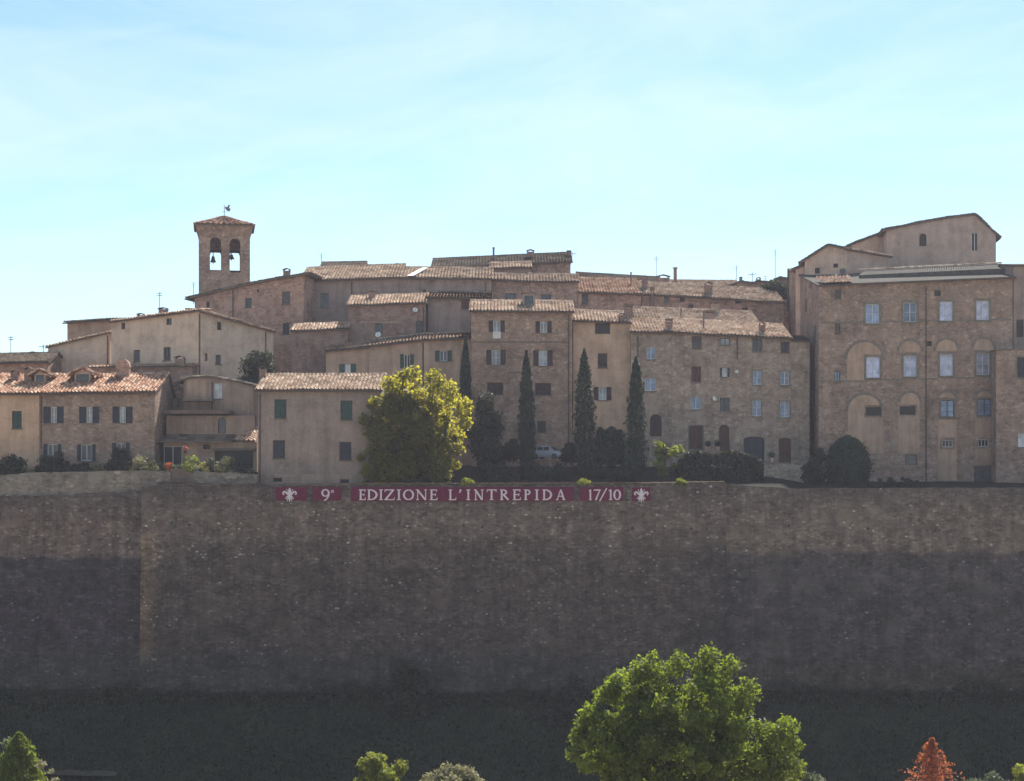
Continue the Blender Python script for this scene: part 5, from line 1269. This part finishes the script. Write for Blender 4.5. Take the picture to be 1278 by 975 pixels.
def banner(label, x0, x1, y0, y1, items):
    a, b = at(x0, y1, YB), at(x1, y0, YB)
    root = thing('banner', label, 'banner', (a.x, YB, a.z), 'dark red banners hung along the town wall'); m = MB(); n = max(4, int((b.x - a.x) / .3)); S_ = []
    for i in range(n + 1):
        x = a.x + (b.x - a.x) * i / n; sag = .05 * math.sin(math.pi * ((i * 3.0 / n) % 1)); w = .008 * math.sin(i * 1.7)
        S_.append([Vector((x, YB + w, a.z - sag * .4 + random.uniform(-.015, .015))), Vector((x, YB - w, b.z - sag))])
    for p, q in zip(S_, S_[1:]):
        B = Vector((0, .02, 0)); m.poly([p[0], q[0], q[1], p[1]]); m.poly([p[0] + B, p[1] + B, q[1] + B, q[0] + B]); m.poly([p[0], p[0] + B, q[0] + B, q[0]]); m.poly([p[1], q[1], q[1] + B, p[1] + B])
    part(m, 'cloth', M['banner'], root)
    m = MB()
    for x in (a.x + .1, b.x - .1): m.tube([(x, YB + .01, b.z - .1), (x, YB + .3, b.z + .28)], .015, 4)
    part(m, 'cord', M['metal'], root)
    for it in items:
        if it[0] == 'fleur': put(fleur(), root, 'lily_emblem', at(it[1], 0, YB).x, at(0, it[3], YB).z, (it[3] - it[2]) * k * .98)
        else:
            ch, xa, xb, ya, yb = it; s = (yb - ya) * k; put(glyph(ch, (xb - xa) / (yb - ya)), root, 'letter', at(xa, 0, YB).x, at(0, yb, YB).z, s)
banner('dark red banner piece with a white lily emblem at the left end of the row', 343.5, 383, 607.5, 624.5, [('fleur', 361.5, 608.5, 626)])
banner('short dark red banner reading 9a in white', 390, 426, 607.5, 624.5, [('9', 401, 411.5, 610.5, 625), ('a', 413, 416.5, 611, 615)])
tx = [('E', 448, 456), ('D', 458.5, 471), ('I', 473, 478), ('Z', 479.8, 492), ('I', 495.3, 500.5), ('O', 503, 516.8), ('N', 519.5, 533), ('E', 536.5, 545.5), ('L', 560, 569), ("'", 572.5, 576), ('I', 582, 587), ('N', 592, 603.5), ('T', 607.5, 619.5),
      ('R', 624, 634.8), ('E', 640, 649.5), ('P', 654, 663), ('I', 667.5, 672.5), ('D', 677, 688.8), ('A', 694, 705.5)]
banner("long dark red banner reading EDIZIONE L'INTREPIDA in white capitals", 438, 716, 607.5, 625.5, [(c, a, b, 611, 624.3) for c, a, b in tx])
banner('dark red banner reading 17/10 in white numerals', 723, 778, 607.5, 625, [('1', 735, 738.6, 611, 624.3), ('7', 741, 749.5, 611, 624.3), ('/', 748, 757.5, 610, 625), ('1', 759.8, 764.5, 611, 624.3), ('0', 765.5, 775, 611, 624.3)])
banner('small dark red banner with a white lily emblem at the right end of the row', 789, 811.5, 608, 625.5, [('fleur', 800.3, 609, 626.5)])

# ------------------------------------------------------------------ trees and plants on the terrace
tree('ash_tree', 'rounded yellow green leafy tree glowing at its edges above the long banner', 520, 459, 614, 138, 164.8, -.4, L_YEL, 150, (.4, .95), 27000, .19, depth=.62, lo=.5, core=.22, ef=2.4,
     extra=[(463, 588, 11), (468, 566, 11), (458, 526, 9), (571, 560, 10), (549, 588, 20), (505, 592, 24), (476, 600, 11), (466, 540, 10), (560, 490, 15), (579, 508, 12), (543, 476, 13), (490, 482, 12), (470, 506, 10), (580, 528, 10), (517, 468, 11), (453, 572, 6), (460, 606, 7), (478, 545, 17), (480, 576, 15), (477, 518, 13), (572, 582, 5), (504, 470, 6)])
cypress('thin short cypress at the left end, partly behind the yellow tree', 580.5, 424, 545, 17, 181, 0, .8, .004)
cypress('cypress in front of the tall stone house between its window columns', 657.5, 438, 586, 21, 174, 1, .84, -.004)
cypress('cypress at the corner between the tall stone house and the narrow tan house', 730, 436, 588, 24, 174, 2, .95, -.006)
cypress('rightmost cypress in front of the broad stone house', 793, 446, 598, 25, 170, 3, .8, .006)
tree('evergreen_tree', 'dark bushy evergreen right of the yellow tree', 608, 487, 600, 66, 172, .2, L_DARK, 40, (.7, 1.2), 9000, .16, lo=.3)
tree('dark_tree', 'dark shaded tree between the pink corner house and the grey house roof', 326, 436, 500, 68, 177, .5, L_DARK, 26, (.7, 1.2), 9000, .16, lo=.3)
bush('hedge', 'square clipped dark hedge between the second and third tall cypress', 761, 536, 580, 36, 175, L_CYP, 9000, .15, 'hedge', box=True)
bush('hedge', 'long low dark hedge below the doors of the broad stone house', 898, 566, 607, 104, 169, L_DARK, 12000, .15, 'hedge', box=True)
for i, (px, yt, yb, w, Y, lab) in enumerate([
    (640, 545, 575, 44, 176, 'dark round shrub left of the silver car'), (618, 570, 606, 62, 168, 'low dark shrub mound below the evergreen right of the yellow tree'), (710, 549, 578, 24, 176.5, 'dark shrub right of the silver car'),
    (680, 568, 606, 80, 170, 'broad dark shrub in front of the silver car'), (738, 574, 600, 40, 172, 'brownish dark shrub below the square hedge'), (1015, 566, 606, 34, 170, 'small dark shrub left of the big round bush'),
    (772, 582, 604, 36, 168, 'low dark shrub at the foot of the rightmost cypress'), (1125, 594, 609, 90, 166, 'flat dark ground shrub along the wall below the palazzo'), (655, 578, 604, 26, 171, 'dark shrub at the foot of the first tall cypress'), (1022, 558, 580, 22, 178, 'little shrub under the dark corner left of the palazzo')]):
    bush('shrub', lab, px, yt, yb, w, Y, L_DARK, 3500, .12, group='dark shrubs in the terrace garden', ncl=14)
spire('round_bush', 'big round clipped dark bush in front of the palazzo', 'bush', 1058, 544, 606, 55, 170, 1, L_CYP, ([0, .2, .5, .75, .92, 1], [.85, 1, .98, .76, .42, .05]), 9000, .13, asp=.6, rough=.035, up=.2)
tree('dark_tree', 'dark tree crown behind the roofs left of the apricot house', 966, 347, 384, 46, 211.5, 7, L_DARK, 22, (.7, 1.3), 5000, .2, lo=.3)
tree('young_tree', 'thin young tree with sparse pale sunlit leaves right of the third cypress', 829, 538, 602, 64, 168, -.2, L_LIME, 22, (.3, .65), 1900, .14, lo=.2)
for px, yt, yb, w, lab in ((15, 563, 594, 44, 'dark shrub at the far left end of the terrace'), (66, 561, 592, 52, 'dark shrub under the first lower window of the long stone house'), (102, 574, 592, 30, 'small dark shrub under the second lower window of the long stone house'), (149, 555, 590, 38, 'upright dark shrub under the third lower window of the long stone house')):
    bush('shrub', lab, px, yt, yb, w, 163.3, L_DARK, 3500, .12, group='dark shrubs in the terrace garden', ncl=14)
for px, yt, yb, w, mt, sz, lab in ((174, 562, 591, 26, L_PALE, .1, 'pinkish pale bushy plant at the left end of the flower terrace'), (196, 571, 591, 36, L_MIX, .1, 'grey green plant bed in front of the french door'),
    (238, 563, 590, 30, L_LIME, .1, 'leafy green plant right of the french door'), (226, 583, 590, 24, L_SAGE, .07, 'pale trailing plant over the dark planter'), (262, 569, 588, 14, L_SAGE, .08, 'thin pale plant at the right of the yellow flowers'),
    (284, 563, 593, 22, L_MIX, .09, 'mixed grey plant beside the dark awning opening'), (303, 572, 594, 26, L_DARK, .1, 'dark plant under the awning')):
    bush('terrace_plant', lab, px, yt, yb, w, 162.8, mt, 900, sz, 'plant', group='plants on the flower terrace', ncl=10)
for px, yt, yb, w, mt, sz, lab in ((120, 577, 592, 24, L_MIX, .09, 'low grey green plant between two dark shrubs on the pale parapet'), (36, 578, 594, 22, L_PALE, .08, 'thin pale plant between the two leftmost dark shrubs'), (186, 578, 590, 14, L_YELF, .08, 'yellowish plant left of the french door'),
    (218, 577, 589, 12, L_PALE, .08, 'small pale plant under the french door'), (272, 574, 592, 14, L_PALE, .08, 'pale climbing plant at the left jamb of the awning opening'), (311, 580, 595, 14, L_MIX, .08, 'small plant in the right corner under the awning'), (158, 574, 590, 12, L_PALE, .08, 'dry pinkish plant right of the upright dark shrub')):
    bush('terrace_plant', lab, px, yt, yb, w, 162.6, mt, 500, sz, 'plant', group='plants on the flower terrace', ncl=8)
for px, yt, yb, w, mt, lab in ((211, 574, 588, 14, L_ORANGE, 'small orange flower clump on the terrace edge'), (255, 574, 590, 18, L_YELF, 'yellow flower clump on the terrace edge'), (246, 577, 588, 10, L_WHITEF, 'small white flower clump beside the yellow flowers'), (231.5, 555, 562, 7, L_PINKF, 'bright pink flower cluster hanging by the french door'),
    (292, 584, 593, 16, L_WHITEF, 'scattered white flowers under the awning'), (166, 582, 590, 12, L_YELF, 'dull yellow plant at the end of the pale parapet')):
    bush('flower_clump', lab, px, yt, yb, w, 162.4, mt, 260, .085, 'flowers', group='flowers on the terrace', ncl=6, stems=True)
for px, lab in ((583, 'pale green tuft over the wall top above the word INTREPIDA'), (730, 'pale green tuft over the wall top between the long and the date banner'), (848, 'pale green tuft over the wall top right of the last banner')):
    bush('wall_plant', lab, px, 594.5, 606.5, 21, 160.0, L_LIME, 480, .1, 'plant', group='tufts hanging over the wall top', ncl=8)
bush('ivy_shrub', 'tall dark shrub standing against the foot of the town wall', 513, 812, 912, 66, 157, L_DARK, 16000, .16, 'shrub', ncl=50)
bush('wall_shrub', 'sparse dark shrub at the wall foot near the big tree', 700, 850, 900, 60, 156, L_DARK, 4000, .15, 'shrub', ncl=20)
# pots by the doors
for px, yb, Y, lab in ((883.5, 563, 182.6, 'potted plant left of the arched door of the broad stone house'), (895.5, 563, 182.6, 'potted plant right beside the arched door of the broad stone house'), (963, 577, 182.4, 'potted plant between the wide door and the last door'), (1023.5, 571, 181, 'pale pot with a little plant at the foot of the palazzo corner')):
    a = at(px, yb, Y); rt = thing('potted_plant', lab, 'potted plant', (a.x, Y, a.z), 'pots in front of the stone houses')
    m = MB(); m.lathe(a, [(.0, 0), (.2, 0), (.28, .45), (.31, .45), (.31, .5), (.25, .5), (.24, .42), (0, .42)], 12); part(m, 'pot', M['tile_red'] if px < 1000 else M['white'], rt)
    p, d, t = clump_pts([(a + Vector((0, 0, .8)), (.4, .4, .4))], 160, .2); leaves('foliage', p, d, .09, L_DARK, rt)

# ------------------------------------------------------------------ foreground trees
tree('walnut_tree', 'big sunlit green tree in the foreground at the bottom right of the middle', 836, 808, 1085, 262, 95, -27.8, L_BIG, 420, (.3, .7), 60000, .125, depth=.8, lo=.45, core=.1, shape=lambda u, w: abs(u) < 1 and not (u > .62 and .12 < w < .5),
     extra=[(968, 930, 26), (982, 908, 16), (955, 955, 30), (940, 905, 10), (934, 862, 16), (912, 830, 14), (885, 818, 14), (846, 822, 12), (722, 918, 14), (942, 975, 34), (984, 960, 20), (958, 915, 18), (735, 890, 14), (716, 940, 12), (992, 930, 10), (815, 822, 10), (770, 850, 14), (752, 868, 12), (892, 848, 20), (912, 872, 19), (908, 900, 20), (925, 885, 14), (875, 835, 18), (800, 835, 16)])
tree('small_tree', 'small yellow green tree top at the bottom edge left of the big foreground tree', 474, 926, 1030, 74, 112, -28.2, L_LIME, 46, (.3, .65), 7000, .125, lo=.35, shape=lambda u, w: abs(u) < .25 + .7 * max(0, (1 - w)) ** .8)
tree('pale_bush', 'pale cream flowering bush top right of the small yellow green tree', 570, 953, 1010, 108, 111, -28.2, L_PALE, 26, (.5, .8), 7000, .12, cat='bush', lo=.3)
spire('conifer', 'bright green conical conifer in the bottom left corner', 'tree', 24, 915, 1040, 74, 112, 5, L_BIG, ([0, .2, .5, .7, .88, 1], [1, .95, .78, .6, .36, .05]), 16000, .12, -28.2, asp=.5, rough=.08)
tree('thin_shrub', 'thin twiggy greyish shrub in front of the conifer corner', 63, 962, 1010, 26, 110, -28.2, L_PALE, 8, (.25, .45), 260, .14, cat='shrub', lo=.2, extra=[(52, 953, 6), (66, 962, 5)])
tree('grey_tree', 'wispy grey tree top behind the conifer at the left edge', 8, 903, 1010, 30, 118, -28.3, L_SAGE, 10, (.3, .55), 500, .15, lo=.2)
spire('red_tree', 'narrow tree with rust orange autumn leaves at the bottom right', 'tree', 1163, 922, 1040, 82, 112, 3, L_RED, ([0, .3, .55, .75, .9, 1], [1, .9, .62, .36, .17, .03]), 3400, .115, -28.2, asp=.6, rough=.42, up=.3, lo=.05)
tree('grey_shrub', 'grey green shrub at the lower right edge of the big foreground tree', 1004, 938, 1010, 60, 100, -28, L_SAGE, 20, (.4, .7), 3500, .13, cat='shrub', lo=.3)
tree('grey_bush', 'flat topped sage green bush in the bottom right corner', 1236, 955, 1020, 84, 112, -28.2, L_SAGE, 26, (.5, .8), 8000, .11, cat='bush', lo=.3)
tree('lime_bush', 'yellow green bush cut by the bottom right corner', 1276, 948, 1020, 40, 110, -28.2, L_LIME, 16, (.4, .6), 3500, .12, cat='bush', lo=.3)

# ------------------------------------------------------------------ grass on the bank
n = 22000; gx = rng.uniform(-62, 62, n); gy = 145.5 + 13.6 * rng.uniform(0, 1, n)
gp = np.array([(x, y, gz(x, y) + .1) for x, y in zip(gx, gy)])
go = leaves('grass', gp, np.tile((0, -.6, .4), (n, 1)), .2, L_GRASS, None, flat_=.6, aspect=.35, up=1.0); go['kind'] = 'stuff'

n = 13000; ux = rng.uniform(-95, 95, n); hgt = .35 + 1.5 * np.clip(np.sin(ux * .31) * .5 + np.sin(ux * .83 + 2) * .4 + np.sin(ux * 2.3) * .3, 0, 1.2)
uy = 159.0 - rng.uniform(0, 1, n) ** 2 * 2.2; up_ = np.array([(x, y, gz(x, y) + q * h) for x, y, q, h in zip(ux, uy, rng.uniform(0, 1, n), hgt)])
go = leaves('undergrowth', up_, np.tile((0, -.5, .5), (n, 1)), .2, L_GRASS, None, flat_=.4, aspect=.55); go['kind'] = 'stuff'
M['dirt'] = soil('dirt', (.06, .052, .042), (.085, .075, .06), (.11, .1, .08)); m = MB(); xs_ = np.linspace(-60, -36, 17)
for a, b in zip(xs_, xs_[1:]):
    m.poly([(x, y, max(gz(x, y), gz(x, 147.6)) + .12) for x, y in ((a, 147.0 + .3 * math.sin(a)), (b, 147.0 + .3 * math.sin(b)), (b, 148.1 + .2 * math.sin(b * 2)), (a, 148.1 + .2 * math.sin(a * 2)))])
m.build('path', M['dirt'], None, kind='structure')

# ------------------------------------------------------------------ car
def car():
    c = at(684, 573, 178); yaw = R(-28); root = thing('parked_car', 'silver parked car half hidden by shrubs below the tall stone house', 'car', tuple(c))
    ca, sa = math.cos(yaw), math.sin(yaw); T = lambda x, y, z: Vector((c.x + ca * x - sa * y, c.y + sa * x + ca * y, c.z + z))
    M['paint'] = flat('paint', (.36, .39, .44), .25, .6, .03)
    st = [(-1.9, .42, .74, .62), (-1.8, .26, .84, .74), (-1.2, .22, .92, .80), (-.4, .2, .96, .82), (.6, .2, .95, .82), (1.3, .22, .84, .80), (1.75, .26, .72, .72), (1.88, .4, .6, .6)]
    def loft(secs):
        m = MB(); rings = []
        for (x, z0, z1, w) in secs: rings.append([T(x, -w * .9, z0), T(x, w * .9, z0), T(x, w, z0 + (z1 - z0) * .35), T(x, w * .96, z1 - .06), T(x, w * .84, z1), T(x, -w * .84, z1), T(x, -w * .96, z1 - .06), T(x, -w, z0 + (z1 - z0) * .35)])
        for a, b in zip(rings, rings[1:]):
            for k in range(8): m.poly([a[k], b[k], b[(k + 1) % 8], a[(k + 1) % 8]])
        m.poly(rings[0][::-1]); m.poly(rings[-1]); return m
    part(loft(st), 'body', M['paint'], root, smooth=False)
    part(loft([(-1.45, .9, .96, .68), (-1.0, .88, 1.36, .62), (-.5, .9, 1.44, .62), (.25, .9, 1.42, .62), (.5, .9, 1.32, .64), (1.05, .82, .9, .7)]), 'roof', M['paint'], root)
    m = MB()
    m.poly([T(.55, -.6, 1.33), T(.55, .6, 1.33), T(1.06, .66, .93), T(1.06, -.66, .93)]); part(m, 'windscreen', M['pane_dark'], root)
    for s in (-1, 1):
        m = MB()
        for x0, x1 in ((-.95, -.28), (-.2, .5)): m.poly([T(x0, s * .72, .95), T(x1, s * .72, .95), T(x1 - .06, s * .655, 1.32), T(x0 + .05, s * .655, 1.32)])
        part(m, 'side_window', M['pane_dark'], root)
        m = MB(); m.box(T, 1.74, 1.86, s * .58 - .13, s * .58 + .13, .56, .7); part(m, 'headlight', M['white'], root)
        for x in (-1.15, 1.15):
            m = MB(); q = 14
            for k in range(q):
                a, b = 2 * math.pi * k / q, 2 * math.pi * (k + 1) / q
                P = [(x + .3 * math.cos(t), .3 + .3 * math.sin(t)) for t in (a, b)]
                m.poly([T(P[0][0], s * .66, P[0][1]), T(P[1][0], s * .66, P[1][1]), T(P[1][0], s * .84, P[1][1]), T(P[0][0], s * .84, P[0][1])]); m.poly([T(x, s * .835, .3), T(P[0][0], s * .84, P[0][1]), T(P[1][0], s * .84, P[1][1])])
            w = part(m, 'wheel', M['pane_dark'], root)
            m = MB()
            for k in range(10):
                a, b = 2 * math.pi * k / 10, 2 * math.pi * (k + 1) / 10; m.poly([T(x, s * .85, .3), T(x + .19 * math.cos(a), s * .848, .3 + .19 * math.sin(a)), T(x + .19 * math.cos(b), s * .848, .3 + .19 * math.sin(b))])
            part(m, 'rim', M['metal'], w)
    m = MB(); m.box(T, 1.86, 1.9, -.35, .35, .42, .54); part(m, 'grille', M['pane_dark'], root)
car()

# ------------------------------------------------------------------ air, light, camera
VEIL_HAZE = 0.00018  # thin haze volume added to stand in for veiling glare in the lens
if VEIL_HAZE:
    m = bpy.data.materials.new('veil_haze'); m.use_nodes = True; nt = m.node_tree; nt.nodes.clear()
    o_ = N(nt, 'ShaderNodeOutputMaterial'); pv = N(nt, 'ShaderNodeVolumePrincipled'); pv.inputs['Density'].default_value = VEIL_HAZE
    pv.inputs['Color'].default_value = (.84, .83, 1.0, 1); pv.inputs['Anisotropy'].default_value = .3
    nt.links.new(pv.outputs[0], o_.inputs['Volume'])
    mb = MB(); mb.box(IDT, -2600, 2600, -420, 3600, -31, 36); hz = mb.build('veil_haze', m, None, kind='stuff')
AZ, EL = R(15), R(42)
sun = bpy.data.lights.new('sun', 'SUN'); sun.energy = 5.0; sun.angle = R(.5); sun.color = (1, .93, .82)
so = bpy.data.objects.new('sun', sun); C.objects.link(so)
sd = Vector((math.sin(AZ) * math.cos(EL), math.cos(AZ) * math.cos(EL), math.sin(EL)))
so.rotation_euler = (-sd).to_track_quat('-Z', 'Y').to_euler(); so.location = (0, 0, 60)
w = bpy.data.worlds.new('World'); bpy.context.scene.world = w; w.use_nodes = True; nt = w.node_tree
bg = nt.nodes['Background']; sky = N(nt, 'ShaderNodeTexSky', sky_type='NISHITA'); sky.sun_disc = False; sky.sun_elevation = EL; sky.sun_rotation = AZ
sky.air_density = 1.0; sky.dust_density = .1; sky.ozone_density = 1.0; sky.altitude = 400
tc = N(nt, 'ShaderNodeTexCoord'); mp = N(nt, 'ShaderNodeMapping'); mp.inputs['Scale'].default_value = (3.0, 3.0, 11.0); mp.inputs['Rotation'].default_value = (R(12), R(-18), R(20)); nt.links.new(tc.outputs['Generated'], mp.inputs[0])
n1 = N(nt, 'ShaderNodeTexNoise'); n1.inputs['Scale'].default_value = 1.3; n1.inputs['Detail'].default_value = 8; n1.inputs['Roughness'].default_value = .6; n1.inputs['Distortion'].default_value = .6; nt.links.new(mp.outputs[0], n1.inputs['Vector'])
cl = ramp(nt, n1.outputs['Fac'], [(.36, 0.05), (.68, .62)])
m2 = N(nt, 'ShaderNodeMapping', vector_type='POINT'); m2.inputs['Rotation'].default_value = (0, R(17), 0); m3 = N(nt, 'ShaderNodeMapping'); m3.inputs['Scale'].default_value = (5.0, 2.0, 42.0)
nt.links.new(tc.outputs['Generated'], m2.inputs[0]); nt.links.new(m2.outputs[0], m3.inputs[0])
n2 = N(nt, 'ShaderNodeTexNoise'); n2.inputs['Scale'].default_value = 1.0; n2.inputs['Detail'].default_value = 6; n2.inputs['Roughness'].default_value = .55; n2.inputs['Distortion'].default_value = 1.2; nt.links.new(m3.outputs[0], n2.inputs['Vector'])
wisps = ramp(nt, n2.outputs['Fac'], [(.50, 0.0), (.78, .20)])
cy = mixc(nt, 1.0, sky.outputs[0], (.79, .90, .95), 'MULTIPLY')
cc = mixc(nt, cl, cy, (5.1, 6.3, 6.7)); cc = mixc(nt, wisps, cc, (5.4, 6.6, 6.9))
nt.links.new(cc, bg.inputs[0]); bg.inputs[1].default_value = .085
cam = bpy.data.cameras.new('camera'); co = bpy.data.objects.new('camera', cam); C.objects.link(co)
cam.sensor_width = 36; cam.lens = 36 * F / 1278; cam.shift_y = (HY - 487.5) / 1278; cam.clip_start = .5; cam.clip_end = 9000
co.location = (0, 0, 0); co.rotation_euler = (R(90), 0, 0)
sc = bpy.context.scene; sc.camera = co
sc.view_settings.view_transform = 'Standard'; sc.view_settings.look = 'None'; sc.view_settings.exposure = 0.98; sc.view_settings.gamma = 1
sc.cycles.volume_bounces = 0; sc.cycles.max_bounces = 6; sc.cycles.use_denoising = True
